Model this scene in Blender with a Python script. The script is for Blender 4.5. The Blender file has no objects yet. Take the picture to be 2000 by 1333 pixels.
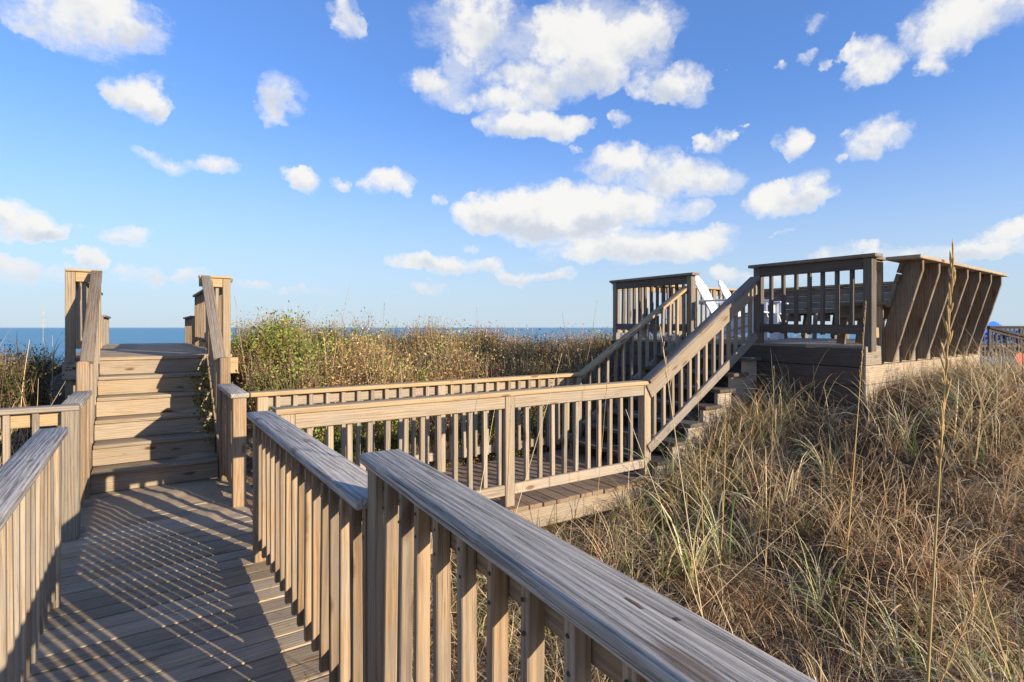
import bpy, bmesh, math, random
import numpy as np
from mathutils import Vector, Matrix

rnd = random.Random(7)
C = bpy.context.scene
COL = C.collection
R = math.radians

# ------------------------------------------------------------------ camera, sun, sky, exposure
EYE = 1.55
F = 1085.0 / 2000.0
HEAD = math.atan(725 / 1085.0)
cam_d = bpy.data.cameras.new("camera")
cam = bpy.data.objects.new("camera", cam_d)
COL.objects.link(cam)
cam.location = (0, 0, EYE)
cam.rotation_euler = (R(90), 0, -HEAD)
cam_d.sensor_width = 36
cam_d.lens = 36 * F
cam_d.shift_y = -26.5 / 2000
cam_d.clip_start = 0.05
cam_d.clip_end = 80000
C.camera = cam

SUN_AZ = R(22.2)          # the sun stands behind the camera, to the right of the walkway's axis
SUN_EL = R(17)
sd = bpy.data.lights.new("sun", 'SUN')
sd.energy = 5.0
sd.angle = R(0.5)
sd.color = (1.0, 0.86, 0.67)
sun = bpy.data.objects.new("sun", sd)
COL.objects.link(sun)
sdir = Vector((math.sin(SUN_AZ) * math.cos(SUN_EL), -math.cos(SUN_AZ) * math.cos(SUN_EL), math.sin(SUN_EL)))
sun.rotation_euler = sdir.to_track_quat('Z', 'Y').to_euler()
sun.location = sdir * 50

C.view_settings.view_transform = 'Standard'
C.view_settings.look = 'None'
C.view_settings.exposure = 0.72
C.view_settings.gamma = 1.0
C.view_settings.use_curve_mapping = False
C.cycles.max_bounces = 6
C.cycles.diffuse_bounces = 3
C.cycles.transparent_max_bounces = 6
C.cycles.use_denoising = True

W = bpy.data.worlds.new("World")
C.world = W
W.use_nodes = True


class NT:
    """small helper to write node trees"""
    def __init__(s, tree):
        s.t = tree
        s.n = tree.nodes
        s.l = tree.links

    def new(s, typ, **kw):
        n = s.n.new(typ)
        for k, v in kw.items():
            setattr(n, k, v)
        return n

    def put(s, sock, v):
        if isinstance(v, bpy.types.NodeSocket):
            s.l.new(v, sock)
        elif v is not None:
            sock.default_value = v

    def math(s, op, a, b=None, c=None, clamp=False):
        n = s.new('ShaderNodeMath', operation=op, use_clamp=clamp)
        s.put(n.inputs[0], a)
        if b is not None:
            s.put(n.inputs[1], b)
        if c is not None:
            s.put(n.inputs[2], c)
        return n.outputs[0]

    def vec(s, op, a, b=None, out=0):
        n = s.new('ShaderNodeVectorMath', operation=op)
        s.put(n.inputs[0], a)
        if b is not None:
            s.put(n.inputs[3] if op == 'SCALE' else n.inputs[1], b)
        return n.outputs[out]

    def comb(s, x, y, z):
        n = s.new('ShaderNodeCombineXYZ')
        for i, v in enumerate((x, y, z)):
            s.put(n.inputs[i], v)
        return n.outputs[0]

    def sep(s, v):
        n = s.new('ShaderNodeSeparateXYZ')
        s.put(n.inputs[0], v)
        return n.outputs

    def noise(s, v, scale, detail=3, rough=0.55, dist=0.0, out=0):
        n = s.new('ShaderNodeTexNoise')
        s.put(n.inputs['Vector'], v)
        n.inputs['Scale'].default_value = scale
        n.inputs['Detail'].default_value = detail
        n.inputs['Roughness'].default_value = rough
        n.inputs['Distortion'].default_value = dist
        return n.outputs[out]

    def ramp(s, f, lo, hi, a=0.0, b=1.0, smooth=True):
        n = s.new('ShaderNodeMapRange', interpolation_type='SMOOTHSTEP' if smooth else 'LINEAR')
        n.clamp = True
        s.put(n.inputs[0], f)
        for i, v in enumerate((lo, hi, a, b)):
            s.put(n.inputs[1 + i], v)
        return n.outputs[0]

    def mix(s, f, a, b, mode='MIX'):
        n = s.new('ShaderNodeMix', data_type='RGBA', blend_type=mode)
        s.put(n.inputs[0], f)
        s.put(n.inputs[6], (*a, 1) if isinstance(a, tuple) and len(a) == 3 else a)
        s.put(n.inputs[7], (*b, 1) if isinstance(b, tuple) and len(b) == 3 else b)
        return n.outputs[2]


def build_sky():
    nt = NT(W.node_tree)
    nt.n.clear()
    out = nt.new('ShaderNodeOutputWorld')
    bg = nt.new('ShaderNodeBackground')
    bg.inputs['Strength'].default_value = 0.075
    nt.l.new(bg.outputs[0], out.inputs[0])
    sky = nt.new('ShaderNodeTexSky', sky_type='NISHITA')
    sky.sun_disc = False
    sky.sun_elevation = SUN_EL
    sky.sun_rotation = math.pi - SUN_AZ
    sky.altitude = 0
    sky.air_density = 1.0
    sky.dust_density = 0.3
    sky.ozone_density = 2.0
    tc = nt.new('ShaderNodeTexCoord')
    d = tc.outputs['Generated']
    dx, dy, dz = nt.sep(d)
    hor = nt.math('SQRT', nt.math('ADD', nt.math('MULTIPLY', dx, dx), nt.math('MULTIPLY', dy, dy)))
    el = nt.math('DIVIDE', dz, nt.math('MAXIMUM', hor, 0.001))
    az = nt.math('SUBTRACT', nt.math('ARCTAN2', dx, dy), HEAD)
    q = math.pi / 2
    # the same family of clouds goes on all round the horizon
    az = nt.math('SUBTRACT', nt.math('WRAP', nt.math('ADD', az, q / 2), q, 0.0), q / 2)
    pos = nt.comb(az, el, 0.0)
    # noise in flat direction space, coarser towards the horizon
    warp = nt.noise(d, 9.0, 6, 0.62, out=1)
    warp = nt.vec('SCALE', nt.vec('SUBTRACT', warp, (0.5, 0.5, 0.5)), 0.16)
    p = nt.vec('ADD', pos, nt.vec('MULTIPLY', warp, (1.0, 0.6, 0.0)))
    g = bpy.data.node_groups.new("cloud_puff", 'ShaderNodeTree')
    g.interface.new_socket("P", in_out='INPUT', socket_type='NodeSocketVector')
    g.interface.new_socket("Center", in_out='INPUT', socket_type='NodeSocketVector')
    g.interface.new_socket("Inv", in_out='INPUT', socket_type='NodeSocketVector')
    g.interface.new_socket("Gain", in_out='INPUT', socket_type='NodeSocketFloat')
    g.interface.new_socket("D", in_out='INPUT', socket_type='NodeSocketFloat')
    g.interface.new_socket("B", in_out='INPUT', socket_type='NodeSocketFloat')
    g.interface.new_socket("D", in_out='OUTPUT', socket_type='NodeSocketFloat')
    g.interface.new_socket("B", in_out='OUTPUT', socket_type='NodeSocketFloat')
    g.interface.new_socket("P", in_out='OUTPUT', socket_type='NodeSocketVector')
    k = NT(g)
    gi = k.new('NodeGroupInput')
    go = k.new('NodeGroupOutput')
    v = k.vec('MULTIPLY', k.vec('SUBTRACT', gi.outputs[0], gi.outputs[1]), gi.outputs[2])
    l2 = k.vec('DOT_PRODUCT', v, v, out=1)
    w = k.math('MULTIPLY', k.math('MAXIMUM', k.math('SUBTRACT', 1.0, l2), 0.0), gi.outputs[3])
    dmax = k.math('MAXIMUM', gi.outputs[4], w)
    bsum = k.math('ADD', gi.outputs[5], k.math('MULTIPLY', w, k.sep(v)[1]))
    k.l.new(dmax, go.inputs[0])
    k.l.new(bsum, go.inputs[1])
    # hand the position on only after this puff is done, so that the shader runs puff by puff
    tiny = k.math('MULTIPLY', k.math('ADD', dmax, bsum), 1e-9)
    k.l.new(k.vec('ADD', gi.outputs[0], k.comb(tiny, tiny, 0.0)), go.inputs[2])
    puffs = [(150, 20, 190, 95, 1), (250, 70, 80, 50, 1), (262, 182, 80, 46, 1), (310, 205, 45, 30, 1), (545, 190, 56, 58, .9), (300, 303, 50, 20, .8), (350, 316, 55, 24, .9), (420, 318, 45, 20, .9),
             (600, 350, 50, 28, 1), (760, 358, 38, 28, 1), (692, 362, 26, 16, .7), (700, 40, 32, 48, .7), (680, 62, 22, 24, .7),
             (1150, 90, 190, 105, 1.2), (930, 50, 115, 90, 1), (920, 120, 70, 60, .8), (1070, 150, 130, 60, 1), (1330, 160, 85, 48, 1), (1370, 185, 40, 34, .9), (880, 180, 80, 44, .9), (1250, 50, 110, 70, 1), (990, 190, 90, 40, .8),
             (1010, 240, 95, 40, 1.1), (1080, 250, 70, 32, .9), (1210, 235, 28, 20, .7), (1402, 270, 34, 24, .9), (1545, 280, 52, 38, 1), (1702, 272, 72, 42, 1), (1640, 305, 20, 14, .9),
             (1210, 320, 95, 48, 1), (1310, 335, 110, 50, 1), (1400, 352, 60, 36, .9), (980, 410, 115, 50, 1.3), (1090, 405, 150, 60, 1.4), (1220, 400, 120, 42, 1.1), (1100, 440, 150, 42, 1.2), (1250, 480, 205, 42, 1.2), (1345, 405, 42, 26, .8),
             (1540, 390, 105, 42, 1), (1580, 365, 55, 36, .8), (1900, 30, 170, 75, 1.1), (1720, 115, 62, 46, .9), (1850, 112, 62, 40, .9), (1690, 95, 52, 32, .8),
             (60, 438, 85, 34, 1.1), (110, 455, 62, 24, 1), (250, 476, 60, 22, .9), (10, 515, 60, 32, 1), (165, 508, 36, 20, 1), (100, 523, 60, 14, .7), (255, 537, 66, 18, .8), (370, 545, 62, 17, .6), (490, 556, 46, 14, .6), (590, 566, 66, 13, .4),
             (880, 516, 140, 20, 1), (1050, 532, 92, 18, .9), (830, 556, 48, 15, .7), (920, 476, 24, 11, .6), (1960, 466, 100, 32, 1.1), (1900, 500, 150, 28, 1.1), (1680, 505, 120, 20, .7), (1430, 540, 70, 24, .8), (1560, 535, 90, 20, .6),
             (1575, 108, 44, 18, .5), (1500, 132, 28, 12, .4), (1620, 120, 16, 14, .5), (1520, 463, 18, 8, .5), (1120, 285, 18, 10, .6), (845, 378, 18, 10, .5), (1590, 40, 30, 24, .35)]
    D = 0.0
    B = 0.0
    for (px, py, rx, ry, gain) in puffs:
        a = math.atan((px - 1000) / 1085.0)
        e = (640 - py) / 1085.0 * math.cos(a)
        ra = rx / 1085.0 * math.cos(a) ** 2 * 1.06
        re = ry / 1085.0 * math.cos(a) * 1.04
        n = nt.new('ShaderNodeGroup')
        n.node_tree = g
        nt.put(n.inputs[0], p)
        n.inputs[1].default_value = (a, e, 0)
        n.inputs[2].default_value = (1 / ra, 1 / re, 0)
        n.inputs[3].default_value = gain
        nt.put(n.inputs[4], D)
        nt.put(n.inputs[5], B)
        D, B, p = n.outputs[0], n.outputs[1], n.outputs[2]
    fine = nt.noise(d, 17.0, 10, 0.62)
    fine2 = nt.noise(d, 15.0, 3, 0.55)
    up = nt.noise(nt.vec('ADD', d, (0.012, -0.016, 0.022)), 15.0, 3, 0.55)
    dens = nt.math('ADD', D, nt.math('MULTIPLY', nt.math('SUBTRACT', fine, 0.5), 2.9))
    dens = nt.math('MULTIPLY', dens, nt.ramp(D, 0.0, 0.25))
    alpha = nt.ramp(dens, 0.06, 1.0)
    wisp = nt.math('ADD', nt.math('MULTIPLY', D, 1.1), nt.math('MULTIPLY', nt.math('SUBTRACT', nt.noise(nt.vec('MULTIPLY', d, (1.0, 1.0, 2.2)), 11.0, 7, 0.68), 0.42), 2.2))
    wisp = nt.math('MULTIPLY', nt.ramp(wisp, 0.15, 1.3), nt.math('MULTIPLY', nt.ramp(D, 0.0, 0.3), 0.55))
    alpha = nt.math('MAXIMUM', alpha, wisp)
    # cloud brightness: sunlit tops and rims, greyer bases and folds
    relief = nt.math('MULTIPLY', nt.math('SUBTRACT', up, fine2), 1.7)
    base = nt.math('ADD', nt.math('MULTIPLY', B, -0.95), relief)
    grey = nt.math('MULTIPLY', nt.ramp(base, -0.25, 0.75), nt.ramp(dens, 0.25, 0.9))
    ccol = nt.mix(grey, (7.7, 7.6, 7.35), (5.2, 5.6, 6.25))
    low = nt.ramp(el, 0.0, 0.16)
    ccol = nt.mix(low, (5.9, 6.4, 7.1), ccol)
    scol = nt.mix(1.0, sky.outputs[0], (1.04, 1.36, 2.0), 'MULTIPLY')
    scol = nt.mix(0.22, scol, (1.25, 3.1, 7.6))
    # thin white haze low over the sea
    hz = nt.ramp(el, -0.02, 0.5, 1.0, 0.0)
    hz = nt.math('MULTIPLY', nt.math('POWER', hz, 2.0), 0.88)
    scol = nt.mix(hz, scol, (4.7, 5.7, 6.5))
    nt.l.new(nt.mix(nt.math('MULTIPLY', alpha, 0.97), scol, ccol), bg.inputs['Color'])


build_sky()

# ------------------------------------------------------------------ materials
MATS = {}


def new_mat(name):
    m = bpy.data.materials.new(name)
    m.use_nodes = True
    nt = NT(m.node_tree)
    nt.n.clear()
    out = nt.new('ShaderNodeOutputMaterial')
    MATS[name] = m
    return m, nt, out


ALB = 0.74      # weathered, unpainted softwood


def wood(name, light, dark, stain, grey=(0.33, 0.32, 0.31), greyamt=0.3, vary=0.35, streak=0.5, bump=0.35, knots=0.8):
    m, nt, out = new_mat(name)
    tc = nt.new('ShaderNodeTexCoord')
    oi = nt.new('ShaderNodeObjectInfo')
    r = oi.outputs['Random']
    off = nt.comb(nt.math('MULTIPLY', r, 37.0), nt.math('MULTIPLY', r, 11.3), nt.math('MULTIPLY', r, 23.7))
    p = nt.vec('ADD', tc.outputs['Object'], off)
    pg = nt.vec('MULTIPLY', p, (2.6, 62.0, 62.0))
    g1 = nt.noise(pg, 2.2, 5, 0.65)
    g3 = nt.noise(nt.vec('MULTIPLY', p, (3.5, 150.0, 150.0)), 2.0, 4, 0.65)
    g2 = nt.noise(nt.vec('MULTIPLY', p, (1.8, 13.0, 13.0)), 2.0, 4, 0.6)
    wv = nt.new('ShaderNodeTexWave', wave_type='BANDS', bands_direction='Y')
    px_, py_, pz_ = nt.sep(p)
    nt.put(wv.inputs['Vector'], nt.comb(nt.math('MULTIPLY', px_, 0.07), nt.math('ADD', py_, nt.math('MULTIPLY', pz_, 0.8)), nt.math('MULTIPLY', pz_, 0.6)))
    wv.inputs['Scale'].default_value = 16
    wv.inputs['Distortion'].default_value = 7
    wv.inputs['Detail'].default_value = 2.5
    wv.inputs['Detail Scale'].default_value = 1.4
    rings = wv.outputs['Fac']
    t = nt.math('ADD', nt.math('ADD', nt.math('MULTIPLY', g1, 0.40), nt.math('MULTIPLY', g3, 0.50)), nt.math('ADD', nt.math('MULTIPLY', g2, 0.30), nt.math('MULTIPLY', rings, 0.22)))
    t = nt.ramp(t, 0.52, 0.88)
    col = nt.mix(t, dark, light)
    # long dark weather streaks
    st = nt.noise(nt.vec('MULTIPLY', p, (1.3, 85.0, 85.0)), 1.6, 5, 0.7)
    st = nt.math('MULTIPLY', nt.ramp(st, 0.55, 0.63), streak)
    col = nt.mix(st, col, stain)
    sb = nt.noise(nt.vec('MULTIPLY', p, (0.8, 20.0, 20.0)), 1.5, 4, 0.65)
    sb = nt.math('MULTIPLY', nt.ramp(sb, 0.52, 0.66), streak * 0.62)
    col = nt.mix(sb, col, nt.mix(0.35, stain, dark))
    fb = nt.noise(nt.vec('MULTIPLY', p, (14.0, 320.0, 320.0)), 1.0, 3, 0.7)
    col = nt.mix(nt.math('MULTIPLY', nt.ramp(fb, 0.50, 0.72), 0.2), col, nt.mix(0.5, stain, dark))
    # fine drying cracks along the grain
    ck = nt.noise(nt.vec('MULTIPLY', p, (0.42, 60.0, 60.0)), 1.3, 3, 0.6)
    ck = nt.math('ABSOLUTE', nt.math('SUBTRACT', ck, 0.5))
    ckm = nt.ramp(nt.noise(nt.vec('MULTIPLY', p, (1.0, 6.0, 6.0)), 1.7, 2, 0.5), 0.46, 0.60)
    ck = nt.math('MULTIPLY', nt.ramp(ck, 0.003, 0.011, 1.0, 0.0), nt.math('MULTIPLY', ckm, 0.8))
    col = nt.mix(ck, col, (0.045, 0.034, 0.026))
    # greyed patches
    bl = nt.noise(nt.vec('MULTIPLY', p, (2.6, 7.0, 7.0)), 1.4, 5, 0.65)
    bl = nt.math('MULTIPLY', nt.ramp(bl, 0.36, 0.66), greyamt)
    col = nt.mix(bl, col, nt.mix(g1, tuple(c * 0.62 for c in grey), tuple(min(1, c * 1.3) for c in grey)))
    # knots
    vo = nt.new('ShaderNodeTexVoronoi', feature='F1')
    nt.put(vo.inputs['Vector'], nt.vec('ADD', nt.vec('MULTIPLY', p, (2.6, 8.0, 8.0)), nt.vec('SCALE', nt.noise(p, 9.0, 2, 0.5, out=1), 0.16)))
    vo.inputs['Scale'].default_value = 1.0
    kn = nt.math('MULTIPLY', nt.ramp(vo.outputs['Distance'], 0.09, 0.20, 1.0, 0.0), knots)
    col = nt.mix(kn, col, (0.16, 0.075, 0.03))
    # some boards silvered, some still warm
    r3 = nt.math('FRACT', nt.math('MULTIPLY', r, 41.77))
    col = nt.mix(nt.math('MULTIPLY', nt.ramp(r3, 0.45, 1.0), greyamt * 0.75), col, nt.mix(t, tuple(c * 0.6 for c in grey), tuple(min(1, c * 1.25) for c in grey)))
    # each board its own tone
    tone = nt.ramp(r, 0.0, 1.0, ALB * (1.0 - vary), ALB * (1.0 + vary * 0.75), False)
    r2 = nt.math('FRACT', nt.math('MULTIPLY', r, 17.31))
    warm = nt.mix(r2, (1.05, 1.0, 0.90), (1.0, 1.005, 1.02))
    col = nt.mix(1.0, col, nt.vec('SCALE', warm, tone), 'MULTIPLY')
    bs = nt.new('ShaderNodeBsdfPrincipled')
    nt.put(bs.inputs['Base Color'], col)
    bs.inputs['Roughness'].default_value = 0.78
    bs.inputs['Specular IOR Level'].default_value = 0.28
    bp = nt.new('ShaderNodeBump')
    bp.inputs['Strength'].default_value = bump
    bp.inputs['Distance'].default_value = 0.004
    hgt = nt.math('SUBTRACT', nt.math('ADD', g1, nt.math('MULTIPLY', rings, 0.25)), nt.math('ADD', nt.math('MULTIPLY', st, 1.0), nt.math('MULTIPLY', ck, 2.0)))
    nt.put(bp.inputs['Height'], hgt)
    nt.l.new(bp.outputs[0], bs.inputs['Normal'])
    nt.l.new(bs.outputs[0], out.inputs[0])
    return m


wood('wood_tan', (0.52, 0.355, 0.205), (0.33, 0.21, 0.115), (0.15, 0.10, 0.065), (0.36, 0.315, 0.255), 0.55, 0.3, 0.32)
wood('wood_stair', (0.50, 0.395, 0.27), (0.35, 0.255, 0.165), (0.20, 0.135, 0.085), (0.42, 0.36, 0.28), 0.5, 0.18, 0.2, knots=1.0)
wood('wood_grey_cap', (0.74, 0.68, 0.60), (0.34, 0.31, 0.275), (0.075, 0.068, 0.062), (0.50, 0.47, 0.43), 0.5, 0.1, 0.62, 0.9, 0.6)
wood('wood_brown_cap', (0.34, 0.26, 0.19), (0.18, 0.13, 0.09), (0.08, 0.058, 0.042), (0.33, 0.31, 0.29), 0.5, 0.18, 0.6, 0.5)
wood('wood_yellow_lit', (0.60, 0.44, 0.25), (0.48, 0.33, 0.17), (0.30, 0.19, 0.10), (0.42, 0.36, 0.28), 0.22, 0.12, 0.25, 0.25)  # light yellow of sunlit caps and boards, put into the base colour
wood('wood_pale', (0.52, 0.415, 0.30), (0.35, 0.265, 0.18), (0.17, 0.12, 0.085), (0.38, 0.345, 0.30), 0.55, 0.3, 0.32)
wood('wood_deck', (0.66, 0.515, 0.345), (0.41, 0.305, 0.19), (0.12, 0.085, 0.055), (0.38, 0.34, 0.28), 0.4, 0.25, 0.35, 0.5, 0.5)
wood('wood_rib', (0.27, 0.20, 0.145), (0.155, 0.11, 0.078), (0.12, 0.09, 0.065), (0.33, 0.30, 0.26), 0.45, 0.15, 0.5, 0.4)
wood('wood_warm_deck', (0.40, 0.27, 0.17), (0.27, 0.175, 0.105), (0.12, 0.08, 0.05), (0.32, 0.27, 0.22), 0.4, 0.22, 0.5, 0.4)
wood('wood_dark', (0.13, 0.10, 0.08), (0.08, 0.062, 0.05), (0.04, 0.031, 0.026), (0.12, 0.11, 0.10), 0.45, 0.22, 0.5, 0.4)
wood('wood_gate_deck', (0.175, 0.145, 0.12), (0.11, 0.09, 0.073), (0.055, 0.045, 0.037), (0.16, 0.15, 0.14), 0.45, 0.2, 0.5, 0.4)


def plain(name, col, rough=0.5, spec=0.4, var=0.06):
    m, nt, out = new_mat(name)
    tc = nt.new('ShaderNodeTexCoord')
    n = nt.noise(tc.outputs['Object'], 9.0, 4, 0.6)
    c = nt.mix(n, tuple(v * (1 - var * 2) for v in col), tuple(min(1, v * (1 + var)) for v in col))
    bs = nt.new('ShaderNodeBsdfPrincipled')
    nt.put(bs.inputs['Base Color'], c)
    bs.inputs['Roughness'].default_value = rough
    bs.inputs['Specular IOR Level'].default_value = spec
    nt.l.new(bs.outputs[0], out.inputs[0])
    return m


plain('white_plastic', (0.74, 0.75, 0.76), 0.45)
plain('blue_plastic', (0.01, 0.17, 0.62), 0.4)
plain('red_plastic', (0.70, 0.07, 0.05), 0.4)
plain('knot_wood', (0.16, 0.11, 0.07), 0.8, 0.2, 0.25)
plain('nail_steel', (0.06, 0.048, 0.04), 0.55, 0.4, 0.2)


def blade_mat(name, trans=0.3, hue=0.12, bright=1.0):
    m, nt, out = new_mat(name)
    at = nt.new('ShaderNodeAttribute')
    at.attribute_name = 'col'
    oi = nt.new('ShaderNodeObjectInfo')
    r = oi.outputs['Random']
    tone = nt.ramp(r, 0, 1, 0.80 * bright, 1.42 * bright, False)
    r2 = nt.math('FRACT', nt.math('MULTIPLY', r, 7.77))
    tint = nt.mix(r2, (1.0 + hue, 1.0, 1.0 - hue), (1.0 - hue, 1.0, 1.0 + hue * 0.4))
    col = nt.mix(1.0, at.outputs['Color'], nt.vec('SCALE', tint, tone), 'MULTIPLY')
    df = nt.new('ShaderNodeBsdfDiffuse')
    nt.put(df.inputs[0], col)
    tr = nt.new('ShaderNodeBsdfTranslucent')
    nt.put(tr.inputs[0], col)
    mx = nt.new('ShaderNodeMixShader')
    mx.inputs[0].default_value = trans
    nt.l.new(df.outputs[0], mx.inputs[1])
    nt.l.new(tr.outputs[0], mx.inputs[2])
    nt.l.new(mx.outputs[0], out.inputs[0])
    return m


blade_mat('grass_blade', 0.28)
blade_mat('shrub_leaf', 0.22, 0.14, 1.0)
blade_mat('reed_stalk', 0.08, 0.04)


def sand_mat():
    m, nt, out = new_mat('dune_sand')
    ge = nt.new('ShaderNodeNewGeometry')
    P = ge.outputs['Position']
    n1 = nt.noise(P, 1.1, 6, 0.65)
    n2 = nt.noise(P, 38.0, 5, 0.7)
    n3 = nt.noise(P, 160.0, 3, 0.6)
    sand = nt.mix(n3, (0.30, 0.225, 0.15), (0.50, 0.40, 0.28))
    lit = nt.mix(n2, (0.04, 0.028, 0.018), (0.22, 0.15, 0.085))
    f = nt.math('ADD', n1, nt.math('MULTIPLY', nt.math('SUBTRACT', n2, 0.5), 0.9))
    col = nt.mix(nt.ramp(f, 0.30, 0.58), sand, lit)
    z = nt.sep(P)[2]
    col = nt.mix(nt.ramp(z, -3.0, -1.2), nt.mix(n1, (0.44, 0.36, 0.27), (0.54, 0.46, 0.36)), col)
    bs = nt.new('ShaderNodeBsdfPrincipled')
    nt.put(bs.inputs['Base Color'], col)
    bs.inputs['Roughness'].default_value = 0.95
    bs.inputs['Specular IOR Level'].default_value = 0.1
    bp = nt.new('ShaderNodeBump')
    bp.inputs['Strength'].default_value = 0.8
    bp.inputs['Distance'].default_value = 0.03
    nt.put(bp.inputs['Height'], n2)
    nt.l.new(bp.outputs[0], bs.inputs['Normal'])
    nt.l.new(bs.outputs[0], out.inputs[0])
    m2, nt, out = new_mat('blown_sand')
    ge = nt.new('ShaderNodeNewGeometry')
    n3 = nt.noise(ge.outputs['Position'], 190.0, 3, 0.7)
    n1 = nt.noise(ge.outputs['Position'], 9.0, 4, 0.6)
    bs = nt.new('ShaderNodeBsdfPrincipled')
    nt.put(bs.inputs['Base Color'], nt.mix(n1, nt.mix(n3, (0.27, 0.19, 0.115), (0.46, 0.35, 0.22)), nt.mix(n3, (0.35, 0.25, 0.15), (0.52, 0.41, 0.27))))
    bs.inputs['Roughness'].default_value = 0.95
    bp = nt.new('ShaderNodeBump')
    bp.inputs['Strength'].default_value = 0.5
    bp.inputs['Distance'].default_value = 0.01
    nt.put(bp.inputs['Height'], n3)
    nt.l.new(bp.outputs[0], bs.inputs['Normal'])
    nt.l.new(bs.outputs[0], out.inputs[0])


sand_mat()


def sea_mat():
    m, nt, out = new_mat('sea_water')
    ge = nt.new('ShaderNodeNewGeometry')
    P = ge.outputs['Position']
    n1 = nt.noise(nt.vec('MULTIPLY', P, (0.004, 0.02, 1)), 1.0, 5, 0.6)
    n2 = nt.noise(nt.vec('MULTIPLY', P, (0.25, 0.8, 1)), 1.0, 4, 0.6)
    col = nt.mix(n1, (0.065, 0.20, 0.30), (0.15, 0.36, 0.47))
    y = nt.sep(P)[1]
    near = nt.ramp(y, 60, 150, 1, 0)
    foam = nt.math('MULTIPLY', near, nt.ramp(nt.noise(nt.vec('MULTIPLY', P, (0.05, 0.5, 1)), 1.0, 5, 0.7), 0.56, 0.66))
    col = nt.mix(near, col, (0.07, 0.24, 0.33))
    col = nt.mix(foam, col, (0.75, 0.8, 0.82))
    col = nt.mix(nt.ramp(y, 800, 9000, 0.0, 0.45, False), col, (0.30, 0.50, 0.60))  # haze towards the horizon, mixed into the water colour with distance
    bs = nt.new('ShaderNodeBsdfPrincipled')
    nt.put(bs.inputs['Base Color'], col)
    bs.inputs['Roughness'].default_value = 0.45
    bs.inputs['IOR'].default_value = 1.33
    bs.inputs['Specular IOR Level'].default_value = 0.22
    bp = nt.new('ShaderNodeBump')
    bp.inputs['Strength'].default_value = 0.5
    bp.inputs['Distance'].default_value = 0.4
    nt.put(bp.inputs['Height'], n2)
    nt.l.new(bp.outputs[0], bs.inputs['Normal'])
    nt.l.new(bs.outputs[0], out.inputs[0])


sea_mat()

# ------------------------------------------------------------------ building helpers
BOARDS = {}


def board_mesh(L, Wd, T, bev=0.004, seg=1, mat='wood_tan'):
    key = (round(L, 3), round(Wd, 3), round(T, 3), bev, seg, mat)
    if key in BOARDS:
        return BOARDS[key]
    bm = bmesh.new()
    bmesh.ops.create_cube(bm, size=1)
    for v in bm.verts:
        v.co.x *= L
        v.co.y *= Wd
        v.co.z *= T
    if bev > 0:
        bmesh.ops.bevel(bm, geom=list(bm.edges), offset=min(bev, T * 0.45, Wd * 0.45), segments=seg, affect='EDGES', profile=0.5)
    me = bpy.data.meshes.new("board")
    bm.to_mesh(me)
    bm.free()
    me.materials.append(MATS[mat])
    if seg > 1:
        for f in me.polygons:
            f.use_smooth = True
    BOARDS[key] = me
    return me


def frame(p0, p1, up):
    x = (p1 - p0).normalized()
    z = (up - x * up.dot(x))
    z = z.normalized()
    y = z.cross(x)
    m = Matrix((x, y, z)).transposed().to_4x4()
    m.translation = (p0 + p1) / 2
    return m


class Thing:
    def __init__(s, name, label, cat, loc, rotz=0.0, group=None, kind=None):
        o = bpy.data.objects.new(name, None)
        COL.objects.link(o)
        o.empty_display_size = 0.1
        o.location = loc
        o.rotation_euler = (0, 0, rotz)
        if label:
            o['label'] = label
        if cat:
            o['category'] = cat
        if group:
            o['group'] = group
        if kind:
            o['kind'] = kind
        s.o = o
        s.M = Matrix.Translation(loc) @ Matrix.Rotation(rotz, 4, 'Z')
        s.Mi = s.M.inverted()

    def mesh(s, name, me, m=None, parent=None, world=True, label=None):
        c = bpy.data.objects.new(name, me)
        COL.objects.link(c)
        c.parent = parent or s.o
        m = m or Matrix.Identity(4)
        m = s.Mi @ m if world else m
        if parent:
            m = parent.matrix_basis.inverted() @ m
        c.matrix_basis = m
        if label:
            c['label'] = label
        return c

    def board(s, name, p0, p1, Wd, T, up, mat, bev=0.004, seg=1, world=True, jit=0.0, parent=None, label=None):
        p0, p1 = Vector(p0), Vector(p1)
        m = frame(p0, p1, Vector(up))
        if jit:
            m = m @ Matrix.Rotation(rnd.gauss(0, jit), 4, 'Z') @ Matrix.Rotation(rnd.gauss(0, jit), 4, 'Y')
        return s.mesh(name, board_mesh((p1 - p0).length, Wd, T, bev, seg, mat), m, parent, world, label)


def prism_mesh(poly, y0, y1, mat, bev=0.003):
    """polygon in (x,z), extruded along y"""
    bm = bmesh.new()
    a = [bm.verts.new((x, y0, z)) for x, z in poly]
    f = bm.faces.new(a)
    r = bmesh.ops.extrude_face_region(bm, geom=[f])
    for v in r['geom']:
        if isinstance(v, bmesh.types.BMVert):
            v.co.y = y1
    bmesh.ops.recalc_face_normals(bm, faces=bm.faces)
    if bev:
        bmesh.ops.bevel(bm, geom=list(bm.edges), offset=bev, segments=1, affect='EDGES')
    me = bpy.data.meshes.new("prism")
    bm.to_mesh(me)
    bm.free()
    me.materials.append(MATS[mat])
    return me


def nail_mesh():
    bm = bmesh.new()
    bmesh.ops.create_cone(bm, cap_ends=True, segments=8, radius1=0.0046, radius2=0.0038, depth=0.003)
    me = bpy.data.meshes.new("nail")
    bm.to_mesh(me)
    bm.free()
    me.materials.append(MATS['nail_steel'])
    return me


NAIL = nail_mesh()
UP = Vector((0, 0, 1))


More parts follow.
